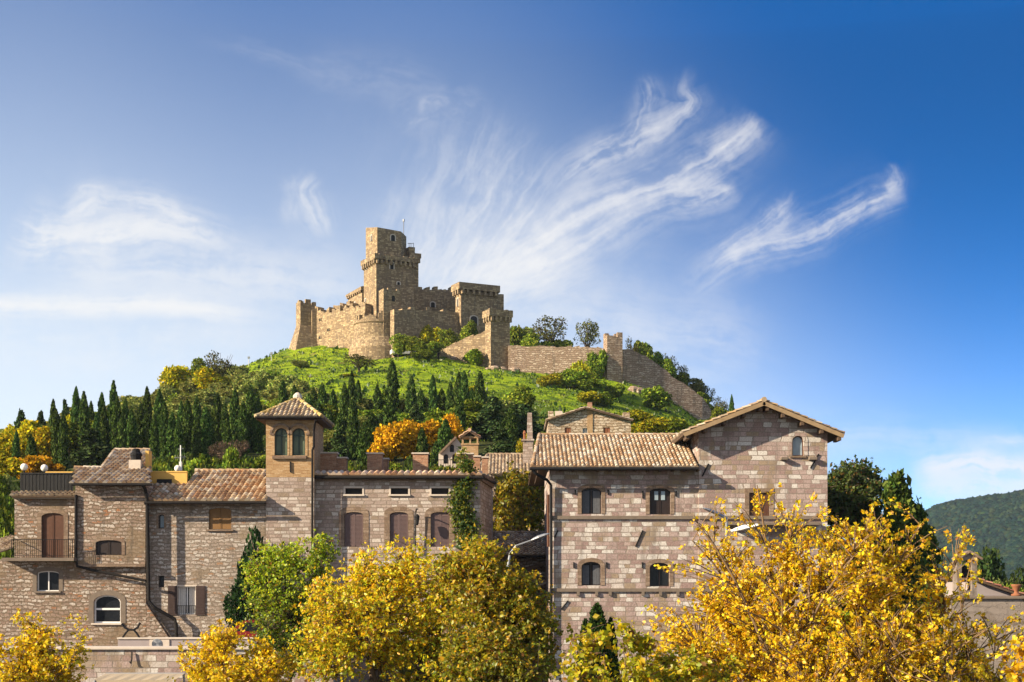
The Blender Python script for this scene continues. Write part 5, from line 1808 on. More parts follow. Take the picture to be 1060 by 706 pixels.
# stair turret behind the keep's right side
t1 = foot(425.5, 243.8, 3.0, 1.4, 27)
tower('stair_turret', CA, t1, GB - 2, Z(268, 244), corb=(Z(267, 244), 0.8, 0.35, 0.8))
t1b = foot(423.5, 243.5, 3.0, 1.1, 27)
tower('stair_head', CA, t1b, Z(264, 244), Z(256, 244))
mb = MB()
q0 = P(419.5, 257, 244.5)
mb.tube([P(417.8, 256, 244.5), P(417.8, 228, 244.5)], 0.07, 5)
mb.tube([P(417.8, 229.5, 244.5), P(417.8, 227, 244.5)], 0.18, 6)
for q in (423.5, 425.5, 428):
    mb.tube([P(q, 257, 243.6), P(q, 251.5, 243.6)], 0.05, 4)
mb.tube([P(422, 252, 243.6), P(428.5, 252, 243.6)], 0.05, 4)
mb.build('mast', M_STEEL, CA)
# low lit building left of the keep
l1 = foot(374.8, 246, 7.0, 2.0, 27)
mb = MB().prism(l1, GB - 2, [Z(300, 246), Z(298, 246), Z(304, 252), Z(305.5, 252)])
lb = mb.build('left_hall', M_CASTLE, CA)
mb = MB()
edge_blocks(mb, l1, Z(306, 249), Z(304, 249), 0.9, 0.45, 0.3, edges=[3])
mb.prism(grow(l1, 0.35), [Z(301, 246), Z(301, 246), Z(306, 252), Z(307, 252)], [Z(297, 246), Z(293, 246), Z(300, 252), Z(305, 252)])
mb.build('roof', M_CASTLE, lb)
slit(lb, 367.5, 316, 0.5, 1.0, (l1[3], l1[0]))
# turret in front of the keep
f1 = foot(397, 235.5, 2.1, 3.2, 27)
ft_ = tower('front_turret', CA, f1, GB - 3, Z(303, 235.5), rough=(0.5, 0.95, 0.8, 0.5))
w_ = slit(ft_, 407, 309, 0.6, 1.0, (f1[0], f1[1]), pale=False)
# inner curtain, shaded
def run(name, parent, pts, th, mat, jag=(0.0, 0.0), merlon=None, step=1.2, seed=1, drop=1.5):
    """wall along a line of (photo column, top row, distance); goes down into the ground"""
    rs = random.Random(seed)
    mb = MB()
    P3 = [Vector((X(a, y), y, Z(b, y))) for a, b, y in pts]
    k_ = 0
    for i in range(len(P3) - 1):
        a, b = P3[i], P3[i + 1]
        d = Vector((b.x - a.x, b.y - a.y, 0))
        L = d.length
        d.normalize()
        nr = Vector((d.y, -d.x, 0))
        if nr.y > 0:
            nr = -nr
        n = max(1, int(L / step))
        for s in range(n):
            p, q = a.lerp(b, s / n), a.lerp(b, (s + 1) / n)
            zb_ = min(gh(p.x, p.y), gh(q.x, q.y), gh((p - nr * th).x, (p - nr * th).y)) - drop
            z1_ = p.z + rs.uniform(*jag)
            z2_ = q.z + rs.uniform(*jag)
            if merlon:
                h_ = merlon if (k_ % 2 == 0 and rs.random() > 0.25) else 0
                z1_ = p.z + h_ + rs.uniform(*jag)
                z2_ = q.z + h_ + rs.uniform(*jag)
            k_ += 1
            mb.prism([(p.x, p.y), (q.x, q.y), (q.x - nr.x * th, q.y - nr.y * th), (p.x - nr.x * th, p.y - nr.y * th)][::1] if d.x > 0 else
                     [(q.x, q.y), (p.x, p.y), (p.x - nr.x * th, p.y - nr.y * th), (q.x - nr.x * th, q.y - nr.y * th)], zb_,
                     [z1_, z2_, z2_, z1_] if d.x > 0 else [z2_, z1_, z1_, z2_])
    return mb.build(name, mat, parent)


ic = run('inner_curtain', CA, [(425, 300, 245.5), (449, 299.5, 247.5), (474, 300, 249)], 1.2, M_CASTLE, (-0.1, 0.1), 0.45, 0.7, 3)
slit(ic, 448, 315.5, 0.75, 0.9, ((X(425, 245.5), 245.5), (X(474, 249), 249)))
oc = run('middle_curtain', CA, [(408, 322, 234.5), (425, 320.5, 236.5), (450, 321.5, 239.5), (476, 323, 242)], 1.2, M_CASTLE, (-0.15, 0.15), 0.4, 0.75, 4)
# right tower
r1 = foot(477.2, 241, 2.4, 6.6, 26)
rt_ = tower('right_tower', CA, r1, GB - 2, Z(300, 241), corb=(Z(299.5, 241), 1.15, 0.55, 0.95))
slit(rt_, 474, 313, 0.5, 1.4, (r1[3], r1[0]))
slit(rt_, 490.5, 332, 1.3, 1.6, (r1[0], r1[1]), name='doorway')
e1 = foot(513, 246.5, 2.5, 1.6, 26)
tower('tower_annex', CA, e1, GB - 2, Z(304, 245), rough=(0.0, 0.4, 0.7, 0.5))
# round bastion
bx, by = X(391.5, 239.5), 239.5
mb = MB()
seg = 30

prof = [(5.35, GB - 3.0), (4.95, GB + 0.5), (4.15, Z(348, 236)), (4.05, Z(334, 236)), (4.2, Z(333.4, 236)), (4.2, Z(332, 236)), (3.98, Z(331.6, 236))]
rs = random.Random(12)
rings = []
for r_, z_ in prof:
    rings.append([(bx + r_ * math.cos(2 * math.pi * j / seg), by + r_ * math.sin(2 * math.pi * j / seg), z_) for j in range(seg)])
for i in range(len(rings) - 1):
    for j in range(seg):
        k = (j + 1) % seg
        mb.face([rings[i][j], rings[i][k], rings[i + 1][k], rings[i + 1][j]])
mb.face(rings[-1])
circ = [(bx + 3.98 * math.cos(2 * math.pi * j / seg), by + 3.98 * math.sin(2 * math.pi * j / seg)) for j in range(seg)]
rough_top(mb, circ, prof[-1][1], 0.15, 1.6, 0.9, 0.8, rs)
bs = mb.build('round_bastion', M_CASTLE, CA)
fe = ((X(375, 236.5), 235.9), (X(398, 235.3), 235.3))
slit(bs, 376.5, 360.5, 0.95, 0.5, ((X(365, 237.4), 237.4), (X(385, 234.5), 234.5)), pale=False)
slit(bs, 389, 362, 0.5, 0.6, ((X(380, 234.8), 234.8), (X(400, 234.7), 234.7)), pale=False)
# lit left curtain and its tower
lc_ = run('left_curtain', CA, [(326, 322.5, 251), (338, 323, 248.5), (352, 321.5, 245.5), (368, 318.5, 242.5), (378, 318, 240.5)], 1.4, M_CASTLE, (-0.2, 0.5), 0.5, 0.8, 5)
lc2 = run('rear_curtain', CA, [(345, 318, 249), (362, 315.5, 246.5), (392, 316.5, 243)], 1.0, M_CASTLE, (-0.25, 0.35), 0.45, 0.8, 6)
for px, py in ((331.5, 331), (340, 341.5), (331, 349.5)):
    slit(lc_, px, py, 0.5, 0.45, ((X(326, 251), 251), (X(352, 245.5), 245.5)), pale=False)
c1 = foot(311, 250, 2.6, 2.9, 26)
gl0 = gh(X(312, 252), 252)
lt = tower('left_tower', CA, c1, gl0 - 2.0, Z(318, 251), batter=1.5, batter_h=5.6, rough=(0.3, 1.35, 0.8, 0.6))
slit(lt, 318.5, 350, 0.6, 0.5, (c1[0], c1[1]), pale=False)
run('tower_shoulder', CA, [(323, 321, 250.3), (328, 321.5, 250.6)], 1.6, M_CASTLE, (-0.1, 0.5), None, 0.7, 8)

# ------------------------------------------------------------------ town wall on the hill
TW = thing('town_wall', (X(560, 228), 228, gh(X(560, 228), 228)), 'long ruined stone town wall running from the castle down the right flank of the hill', 'wall')
run('lit_wall', TW, [(452, 366, 231.5), (459, 360, 231), (464, 358.5, 230.6), (472, 354, 230), (480, 350.5, 229.5), (490, 347, 228.8), (503, 342.5, 228)], 1.0, M_CASTLE, (-0.2, 0.2), None, 1.0, 11)
o1 = foot(508, 226, 2.2, 3.4, 25)
og = gh(X(512, 227), 227)
ot = tower('wall_tower', TW, o1, og - 3, Z(326.5, 226), mat=M_CASTLE, batter=0.5, batter_h=3.5, corb=(Z(327, 226), 1.05, 0.36, 0.85), merl=(0.12, 0.9, 0.12))
run('long_wall', TW, [(526, 357.5, 226.6), (545, 357.5, 226.4), (575, 358.5, 226.2), (600, 358, 226), (627, 360, 226)], 1.1, M_TOWN, (-0.25, 0.15), None, 1.1, 12)
p1_ = foot(628.5, 225.0, 2.0, 2.6, 14)
tower('ruined_tower', TW, p1_, gh(X(634, 225), 225) - 3, Z(349, 225), mat=M_TOWN, rough=(0.05, 0.9, 0.7, 0.6))
run('falling_wall', TW, [(645, 361, 226), (656, 362.5, 226.6), (668, 368, 227.4), (680, 376, 228.2), (694, 387.5, 229), (708, 397.5, 229.8), (718, 405, 230.3), (727, 412, 230.8), (736, 425, 231.5)], 1.1, M_TOWN, (-0.2, 0.2), None, 0.9, 13)
mb = MB()
rs = random.Random(2)
for px, py, y in ((656, 403, 221), (661, 404, 221), (664, 401, 221), (505, 377, 225), (512, 379, 225), (520, 380, 225), (533, 381, 225), (470, 362, 230)):
    x = X(px, y)
    g = gh(x, y)
    r_ = rs.uniform(0.5, 1.1)
    mb.lathe(x, y, [(r_ * 0.9, g - 0.3), (r_, g + r_ * 0.3), (r_ * 0.6, g + r_ * 0.7), (r_ * 0.1, g + r_ * 0.8)], 7)
mb.build('fallen_masonry', M_TOWN, TW)

# lamp posts and a parked car up there
for px, py, lab in ((257.5, 371, 'left of two slim lamp posts on the grassy skyline left of the castle'), (281, 366.5, 'right of two slim lamp posts on the grassy skyline left of the castle')):
    y = 240
    x = X(px, y)
    g = gh(x, y)
    rt = thing('lamp_post', (x, y, g), lab, 'lamp post', 'lamp posts on the castle hill')
    MB().tube([(x, y, g - 0.2), (x, y, Z(py, y))], 0.07, 6).build('pole', M_STEEL, rt)
    MB().box(x - 0.18, x + 0.18, y - 0.15, y + 0.15, Z(py, y), Z(py, y) + 0.3).build('lamp_head', M_STEEL, rt)
for px, py, y, lab in ((454, 374, 228, 'small dark post standing on the bright grass below the lit town wall'), (441, 377, 228, 'tiny dark post on the grass below the castle bushes')):
    x = X(px, y)
    g = gh(x, y)
    rt = tag(MB().lathe(x, y, [(0.16, g - 0.1), (0.16, g + 0.8), (0.22, g + 0.82), (0.16, g + 1.0), (0.03, g + 1.05)], 8).build('bollard', M_IRON), lab, 'post')


def car(name, x, y, z, ang, paint, label):
    root = thing(name, (x, y, z), label, 'car')
    ca, sa = math.cos(ang), math.sin(ang)

    def tr(mb):
        mb.v = [(x + px * ca - py * sa, y + px * sa + py * ca, z + pz) for px, py, pz in mb.v]
        return mb
    prof = [(-2.0, 0.28), (2.0, 0.28), (2.05, 0.62), (1.9, 0.82), (1.0, 0.95), (0.35, 1.42), (-1.15, 1.45), (-1.8, 0.98), (-2.02, 0.9)]
    mb = MB()
    mb.slab([(a, b) for a, b in prof], [], -0.82, 0.82, 0)
    tr(mb).build('body', paint, root, bevel=0.06)
    mb = MB()
    for sgn in (-1, 1):
        pts = [(0.85, 0.97), (0.3, 1.36), (-0.35, 1.38), (-0.35, 0.97)]
        pts2 = [(-0.42, 0.97), (-0.42, 1.38), (-1.1, 1.38), (-1.55, 0.99)]
        for pp in (pts, pts2):
            mb.face([(a, sgn * 0.828, b) for a, b in pp])
    mb.face([(0.98, -0.7, 0.985), (0.98, 0.7, 0.985), (0.42, 0.66, 1.40), (0.42, -0.66, 1.40)])
    tr(mb).build('window', M_GLASS, root)
    for wx in (-1.25, 1.25):
        for sgn in (-1, 1):
            mb = MB().tube([(wx, sgn * 0.70, 0.31), (wx, sgn * 0.86, 0.31)], 0.31, 16)
            w = tr(mb).build('wheel', M_TYRE, root)
            mb = MB().tube([(wx, sgn * 0.85, 0.31), (wx, sgn * 0.872, 0.31)], 0.18, 12)
            tr(mb).build('rim', M_STEEL, w)
    return root


_y = 234.0
car('parked_car', X(417, _y), _y, gh(X(417, _y), _y) + 0.02, 0.3, M_WCAR, 'tiny white parked car under the trees in front of the castle')
car('parked_car', X(282, 64), 64.0, TZ + 0.004, 0.05, M_RED, 'dark red parked car half hidden between the yellow and green trees')

# ------------------------------------------------------------------ chapel wall at the right edge
Y = 62.0
rt = thing('stone_wall', (X(1080, Y), Y, 0), 'weathered grey stone wall with a flat coping at the right edge', 'wall')
MB().box(X(984, Y), X(1200, Y), Y, Y + 1.0, 0, Z(620, Y)).build('masonry', M_ROUGH, rt)
MB().box(X(982.5, Y), X(1200, Y), Y - 0.12, Y + 1.12, Z(620, Y) + 0.002, Z(617, Y)).build('coping', M_TRIMD, rt, bevel=0.02)
Y = 62.3
rt = thing('bell_gable', (X(1001, Y), Y, Z(617, Y)), 'small stone bell gable with an open arch standing on the grey wall', 'bell gable')
zt0 = Z(617, Y)
hole = arch_poly(X(995.5, Y), X(1006, Y), zt0 + 0.25, Z(579.5, Y), 5 * Y / F)
mb = MB().slab([(X(990.5, Y), zt0), (X(1011.5, Y), zt0), (X(1011.5, Y), Z(577, Y)), (X(1000.5, Y), Z(571.5, Y)), (X(990.5, Y), Z(577, Y))], [hole], Y, Y + 0.6, 0.6, False)
mb.face([(a, Y + 0.6, b) for a, b in [(X(990.5, Y), zt0), (X(990.5, Y), Z(577, Y)), (X(995.5, Y), Z(584, Y)), (X(995.5, Y), zt0)]])
mb.build('wall', M_ROUGH, rt)
mb = MB()
for a, b in (((988, 578.8), (1001, 571)), ((1014, 578.8), (1001, 571))):
    mb.beam(P(a[0], a[1], Y + 0.3), P(b[0], b[1], Y + 0.3), 0.85, 0.09)
mb.build('coping', M_TRIM, rt)
MB().lathe(X(1000.8, Y), Y + 0.3, [(0.2, Z(598, Y)), (0.17, Z(594, Y)), (0.12, Z(588, Y)), (0.03, Z(585.5, Y))], 12).build('bell', M_IRON, rt)
Y = 66.0
rt = thing('chapel', (X(1040, Y), Y, 0), 'low pink chapel with a sloping red tiled roof behind the grey wall', 'chapel')
MB().slab([(X(1010, Y), 0), (X(1075, Y), 0), (X(1075, Y), Z(622, Y)), (X(1050, Y), Z(613, Y)), (X(1010, Y), Z(599, Y))], [], Y, Y + 6).build('wall', M_PLINTH, rt)
mb = MB()
a, b = P(1008, 598, Y - 0.35), P(1078, 622, Y - 0.35)
tiles(mb, [b, b + Vector((0, 6.6, 0)), a + Vector((0, 6.6, 0)), a], (0, 1, 0), [(0.34, 0.13, 0.08), (0.42, 0.2, 0.12), (0.28, 0.1, 0.06)], 0.22, 0.4)
mb.build('roof', M_TILE, rt)
Y = 62.4
rt = thing('flower_urn', P(1052, 617, Y), 'terracotta flower urn with a thin iron hoop on the grey wall', 'urn')
zt0 = Z(617, Y)
xc = X(1052, Y)
MB().lathe(xc, Y, [(0.22, zt0), (0.22, zt0 + 0.08), (0.1, zt0 + 0.12), (0.09, zt0 + 0.22), (0.2, zt0 + 0.42), (0.24, zt0 + 0.5), (0.22, zt0 + 0.52)], 14).build('urn_body', M_POT, rt, smooth=True)
MB().tube([(xc - 0.1, Y, zt0 + 0.5), (xc - 0.1, Y, zt0 + 0.82), (xc, Y, zt0 + 0.9), (xc + 0.1, Y, zt0 + 0.82), (xc + 0.1, Y, zt0 + 0.5)], 0.012, 5).build('hoop', M_IRON, rt)

# ------------------------------------------------------------------ foreground terrace walls
Y = 56.0
rt = thing('retaining_wall', (X(120, Y), Y, 0), 'pinkish block retaining wall with a pale coping along the lower left', 'wall')
MB().box(X(-120, Y), X(345, Y), Y, Y + 0.5, 0, Z(672.5, Y)).build('masonry', M_H, rt)
MB().box(X(-120, Y), X(345, Y), Y - 0.1, Y + 0.6, Z(672.5, Y) + 0.002, Z(669.5, Y)).build('coping', M_PALE, rt, bevel=0.02)
MB().tube([P(136.5, 675, Y - 0.08), P(136.5, 682, Y - 0.1), P(135.4, 687, Y - 0.14), P(134.4, 685, Y - 0.18)], 0.03, 6).build('iron_hook', M_IRON, rt)
Y = 62.0
rt = thing('low_parapet', (X(205, Y), Y, TZ), 'low lavender plaster parapet with a round air vent behind the block wall', 'wall')
MB().box(X(122, Y), X(300, Y), Y, Y + 0.35, TZ, Z(661.8, Y)).build('panel', M_PLINTH, rt)
MB().box(X(121.4, Y), X(300, Y), Y - 0.05, Y + 0.4, Z(661.8, Y) + 0.002, Z(660, Y)).build('coping', M_PALE, rt, bevel=0.015)
MB().box(X(155, Y), X(175.5, Y), Y - 0.04, Y + 0.01, TZ, Z(662.2, Y)).build('vent_panel', M_PALE, rt)
v_ = P(162.5, 666.5, Y - 0.045)
mb = MB()
for k in range(5):
    rr = 0.22 - 0.045 * k
    pts = [(v_.x + rr * math.cos(a * 0.3142), Y - 0.05, v_.z + rr * math.sin(a * 0.3142)) for a in range(21)]
    mb.tube(pts, 0.012, 4)
mb.tube([(v_.x, Y - 0.043, v_.z), (v_.x, Y - 0.041, v_.z)], 0.23, 16)
mb.build('vent_grille', M_STEEL, rt)
Y = 62.05
rt = thing('iron_trestle', (X(135.5, Y), Y, Z(660, 62)), 'black crossed iron trestle on the lavender parapet below the arched white window', 'trestle')
mb = MB()
for off in (0, 0.25):
    mb.tube([P(126, 645.5, Y + off), P(129, 649.5, Y + off), P(133.5, 652, Y + off), P(138.5, 652, Y + off), P(142.5, 649.5, Y + off), P(145, 644.5, Y + off)], 0.05, 6)
    mb.tube([P(133, 652, Y + off), P(130, 655.5, Y + off), P(127, 660, Y + off)], 0.045, 6)
    mb.tube([P(138.5, 652, Y + off), P(141.5, 655.5, Y + off), P(144.5, 660, Y + off)], 0.045, 6)
mb.tube([P(136, 652, Y), P(136, 652, Y + 0.25)], 0.04, 6)
mb.build('frame', M_IRON, rt)
Y = 52.0
rt = thing('awning', (X(135, Y), Y, 0), 'beige fabric awning in front of the pinkish block wall', 'awning')
mb = MB()
for k in range(12):
    a0, a1 = X(97 + 84 * k / 12, Y), X(97 + 84 * (k + 1) / 12, Y)
    z0_, z1_ = Z(697, Y + 1.6), Z(703.5, Y)
    sg = 0.03 * (k % 2)
    mb.face([(a0, Y, z1_ - sg), (a1, Y, z1_ - 0.03 + sg), (a1, Y + 1.6, z0_), (a0, Y + 1.6, z0_)])
    mb.face([(a0, Y - 0.01, z1_ - sg), (a0, Y - 0.01, z1_ - 0.25), (a1, Y - 0.01, z1_ - 0.25), (a1, Y - 0.01, z1_ - 0.03 + sg)])
mb.build('canopy', M_AWN, rt)
mb = MB()
for q in (98, 180):
    mb.tube([(X(q, Y), Y, 0), (X(q, Y), Y, Z(704, Y))], 0.04, 6)
    mb.tube([(X(q, Y), Y + 1.6, 0), (X(q, Y), Y + 1.6, Z(697.5, Y + 1.6))], 0.04, 6)
mb.tube([(X(97, Y), Y + 1.6, Z(697.3, Y + 1.6)), (X(181, Y), Y + 1.6, Z(697.3, Y + 1.6))], 0.04, 6)
mb.build('frame', M_STEEL, rt)

# ------------------------------------------------------------------ street lamps
def lamp_head(mb, a, b, w, th):
    """cobra head from the arm end a to the tip b"""
    a, b = Vector(a), Vector(b)
    d = (b - a)
    L = d.length
    d.normalize()
    sd = Vector((-d.y, d.x, 0))
    sd = sd.normalized() if sd.length > 1e-4 else Vector((0, 1, 0))
    sd = Vector((0, 1, 0)) if abs(d.x) > 0.5 else sd
    u = sd.cross(d)
    u = u if u.z > 0 else -u
    sec = [(0.0, 0.25, 0.35), (0.15, 0.55, 0.7), (0.4, 0.95, 1.0), (0.75, 1.0, 0.85), (0.93, 0.75, 0.5), (1.0, 0.35, 0.25)]
    rows = []
    for s, ww, hh in sec:
        c = a + d * (L * s)
        rows.append([c + sd * (w * ww * math.cos(q)) * 0.5 + u * (th * hh * (math.sin(q) if math.sin(q) > 0 else math.sin(q) * 0.45)) * 0.6 for q in [2 * math.pi * k / 12 for k in range(12)]])
    for i in range(len(rows) - 1):
        for k in range(12):
            m_ = (k + 1) % 12
            mb.face([rows[i][k], rows[i][m_], rows[i + 1][m_], rows[i + 1][k]])
    mb.face(rows[0])
    mb.face(rows[-1])


Y = 44.0
rt = thing('street_lamp', (X(752, Y), Y, 0), 'galvanised double-headed street lamp rising out of the large yellow maple', 'street lamp', 'street lamps')
MB().tube([(X(752, Y), Y, 0), (X(752, Y), Y, Z(600, Y)), (X(752, Y), Y, Z(536, Y))], [0.08, 0.05, 0.04], 10).build('pole', M_STEEL, rt)
mb = MB()
lamp_head(mb, P(752.5, 536.5, Y), P(727.5, 526, Y - 0.3), 0.36, 0.14)
mb.build('lamp_head', M_STEEL, rt)
mb = MB().tube([P(752, 548, Y), P(758, 549.5, Y)], 0.035, 6)
lamp_head(mb, P(757, 550, Y), P(787, 543.5, Y - 0.3), 0.40, 0.2)
mb.build('lamp_head', M_WHITE, rt)
Y = 47.0
rt = thing('street_lamp', (X(530, Y), Y, 0), 'single-armed street lamp reaching out of the olive tree towards the big house', 'street lamp', 'street lamps')
MB().tube([(X(526, Y), Y, 0), (X(526, Y), Y, Z(585, Y)), P(528, 573, Y), P(534, 565, Y)], [0.09, 0.06, 0.035, 0.03], 10).build('pole', M_STEEL, rt)
mb = MB().tube([P(534, 565, Y), P(551, 559, Y)], 0.028, 6)
lamp_head(mb, P(550, 559.3, Y), P(568.5, 552.5, Y), 0.26, 0.13)
mb.build('lamp_head', M_STEEL, rt)

# ------------------------------------------------------------------ near trees
def blob(px, py, Y, rx, rz, ry=None):
    """crown lobe: photo centre, radii in photo pixels"""
    k = Y / F
    c = P(px, py, Y)
    return ((c.x, c.y, c.z), (rx * k, (ry if ry else rx) * k, rz * k))


YEL = [(0.74, 0.51, 0.014), (0.78, 0.57, 0.016), (0.68, 0.43, 0.012), (0.74, 0.57, 0.02), (0.58, 0.32, 0.010)]
YELG = [(0.70, 0.52, 0.014), (0.76, 0.56, 0.014), (0.60, 0.50, 0.015), (0.48, 0.45, 0.015), (0.62, 0.38, 0.012)]


def tone_fade(zlo, zhi, low, p=0.6):
    """leaves change kind with height (the lower down, the more leaves take the low colours)"""
    def f(c, col):
        q = np.clip((c[:, 2] - zlo) / (zhi - zlo), 0, 1)
        m_ = (RNG.uniform(0, 1, len(c)) > q ** p * 0.9 + 0.08)[:, None]
        lowc = palette(len(c), low)
        return np.where(m_, lowc, col)
    return f


Y = 38.0
crown_tree('maple_tree', (X(38, Y), Y, 0), 3.2, [blob(20, 700, Y, 52, 46), blob(60, 690, Y, 40, 38), blob(36, 665, Y, 30, 32), blob(82, 658, Y, 16, 22), blob(-20, 690, Y, 40, 40), blob(22, 640, Y, 14, 16)],
           640, 26, 0.07, YELG, 'small bright yellow maple in the lower left corner', group='autumn trees in front', r0=0.09, nsub=30, spread=0.10, bark=M_BARKY,
           tone=tone_fade(4.2, 6.2, [(0.58, 0.40, 0.014), (0.42, 0.38, 0.016)]), seed=3, gap=0.1)
Y = 40.0
crown_tree('maple_tree', (X(245, Y), Y, 0), 3.2, [blob(245, 700, Y, 52, 44), blob(232, 668, Y, 28, 26), blob(205, 690, Y, 28, 26), blob(280, 690, Y, 28, 26), blob(243, 652, Y, 9, 12), blob(215, 660, Y, 10, 12)],
           580, 26, 0.07, YELG + [(0.74, 0.52, 0.014)], 'small golden maple in front of the block wall at lower left', group='autumn trees in front', r0=0.09, nsub=28, spread=0.10, bark=M_BARKY, seed=4, gap=0.12)
Y = 53.0
crown_tree('bushy_tree', (X(300, Y), Y, 0), 4.2, [blob(300, 620, Y, 48, 46), blob(280, 590, Y, 28, 28), blob(325, 580, Y, 28, 30), blob(262, 610, Y, 20, 24), blob(300, 660, Y, 50, 34), blob(295, 565, Y, 10, 16), blob(335, 562, Y, 12, 16), blob(272, 572, Y, 10, 14)],
           1000, 26, 0.082, [(0.27, 0.38, 0.018), (0.36, 0.45, 0.02), (0.48, 0.49, 0.024), (0.17, 0.27, 0.016)], 'green bushy tree in front of the brick belvedere tower', group='autumn trees in front',
           r0=0.12, nsub=34, spread=0.14, tone=tone_fade(5.5, 8.8, [(0.07, 0.11, 0.014), (0.12, 0.17, 0.016)], 0.8), seed=5, gap=0.25)
Y = 43.0
crown_tree('maple_tree', (X(395, Y), Y, 0), 3.6, [blob(395, 640, Y, 88, 60), blob(350, 625, Y, 44, 44), blob(400, 598, Y, 46, 40), blob(450, 612, Y, 52, 50), blob(335, 670, Y, 46, 40), blob(480, 590, Y, 30, 30), blob(455, 690, Y, 70, 40), blob(375, 580, Y, 22, 22), blob(430, 575, Y, 18, 20)],
           1800, 25, 0.078, [(0.70, 0.52, 0.018), (0.74, 0.58, 0.02), (0.56, 0.52, 0.02), (0.40, 0.45, 0.02), (0.66, 0.38, 0.014)], 'broad golden maple at the bottom centre in front of the mauve shutters',
           group='autumn trees in front', r0=0.17, nmain=9, nsub=60, spread=0.13, tone=tone_fade(4.6, 8.2, [(0.40, 0.42, 0.018), (0.26, 0.33, 0.018), (0.54, 0.37, 0.014)], 0.75), seed=6, gap=0.22)
Y = 40.0
crown_tree('maple_tree', (X(520, Y), Y, 0), 3.6, [blob(515, 650, Y, 62, 56), blob(500, 600, Y, 42, 42), blob(535, 625, Y, 34, 36), blob(555, 670, Y, 28, 34), blob(490, 575, Y, 24, 22), blob(515, 690, Y, 66, 34), blob(458, 590, Y, 20, 24)],
           1600, 26, 0.082, [(0.30, 0.30, 0.016), (0.38, 0.31, 0.016), (0.44, 0.27, 0.014), (0.22, 0.25, 0.016), (0.52, 0.35, 0.016)], 'olive and rust coloured tree left of the big pink house', group='autumn trees in front',
           r0=0.16, nmain=8, nsub=50, spread=0.14, tone=tone_fade(4.6, 8.8, [(0.15, 0.19, 0.016), (0.24, 0.22, 0.016)], 0.7), seed=7, gap=0.3)
Y = 30.0
ex = []
rs = np.random.default_rng(5)
for px, py in ((757, 515), (742, 520), (781, 502), (800, 508), (822, 515), (840, 518), (851, 530), (873, 540), (890, 535), (905, 518), (913, 530), (922, 520), (938, 540), (950, 545), (955, 558), (982, 540),
               (996, 543), (1003, 548), (1005, 556), (1000, 563), (960, 570), (735, 548), (722, 540), (718, 560), (705, 575), (698, 583), (690, 590), (770, 540), (762, 530), (1010, 572), (1012, 592), (1020, 640),
               (1035, 650), (1050, 640), (1058, 635), (1052, 652), (1030, 668), (1000, 640), (1012, 622), (990, 590), (975, 575), (800, 520), (812, 530), (828, 535), (860, 548), (786, 515), (779, 525), (918, 545), (930, 560)):
    for _ in range(2):
        c = P(px + rs.uniform(-4, 4), py + rs.uniform(-3, 5), Y + rs.uniform(-1.2, 1.2))
        ex.append((c.x, c.y, c.z))
crown_tree('maple_tree', (X(842, Y), Y, 0), 3.0, [blob(840, 660, Y, 165, 62, 150), blob(780, 610, Y, 80, 52), blob(860, 590, Y, 90, 50), blob(930, 610, Y, 62, 52), blob(720, 650, Y, 62, 42), blob(840, 700, Y, 190, 46, 150),
                                                  blob(835, 550, Y, 32, 26), blob(900, 560, Y, 40, 30), blob(760, 570, Y, 34, 26), blob(985, 655, Y, 50, 44), blob(1035, 690, Y, 40, 24)],
           2700, 25, 0.062, YEL + [(0.66, 0.58, 0.02)], 'large golden yellow maple with upright twigs in front of the big pink house', group='autumn trees in front', r0=0.16, nmain=16, nsub=90, spread=0.07, bark=M_BARKY, extra=ex,
           twig_r=0.009, gap=-0.10, rise=0.45, leaf_from=0.3, seed=8)
Y = 27.0
crown_tree('maple_tree', (X(640, Y), Y, 0), 3.2, [blob(650, 690, Y, 46, 34), blob(600, 690, Y, 20, 22), blob(640, 660, Y, 28, 20), blob(690, 695, Y, 44, 24), blob(735, 690, Y, 30, 22), blob(612, 655, Y, 12, 9), blob(588, 662, Y, 8, 10)],
           300, 15, 0.085, [(0.36, 0.36, 0.014), (0.46, 0.42, 0.016), (0.25, 0.28, 0.014), (0.56, 0.40, 0.014)], 'yellow-green young maple at the bottom right of centre', group='autumn trees in front',
           r0=0.06, nmain=6, nsub=24, spread=0.07, bark=M_BARKY, seed=9, gap=0.05)
Y = 24.0
crown_tree('maple_tree', (X(1075, Y), Y, 0), 3.4, [blob(1065, 690, Y, 26, 16), blob(1052, 676, Y, 10, 8), blob(1090, 680, Y, 36, 30)],
           110, 14, 0.085, YEL, 'golden maple branch reaching in at the lower right corner', group='autumn trees in front', r0=0.06, nmain=4, nsub=12, spread=0.07, bark=M_BARKY, seed=10, gap=0.3)


# dark evergreens behind the maple, right
def conifer(name, px, tip, Y, wpx, label, n, cols, leaf, base=0.0, cat='conifer', group=None, kind='pine'):
    rs_ = int(px)
    v, tri, cc = far_tree_mesh(kind, cols, n, leaf, rs_)
    x = X(px, Y)
    h = Z(tip, Y) - base
    sx = wpx * Y / F / {'pine': 0.6, 'cypress': 0.17, 'round': 0.8, 'bush': 0.85}[kind]
    root = thing(name, (x, Y, base), label, cat, group)
    MB().tube([(x, Y, base - 0.1), (x + 0.05, Y, base + h * 0.3), (x, Y, base + h * 0.8)], [h * 0.018, h * 0.014, h * 0.004], 8).build('trunk', M_BARK, root)
    me_ = np_mesh('crown', v * np.array([sx, sx, h]), tri, cc, M_NEEDLE if kind in ('pine', 'cypress') else M_LEAFV)
    link(bpy.data.objects.new('crown', me_), root)
    return root


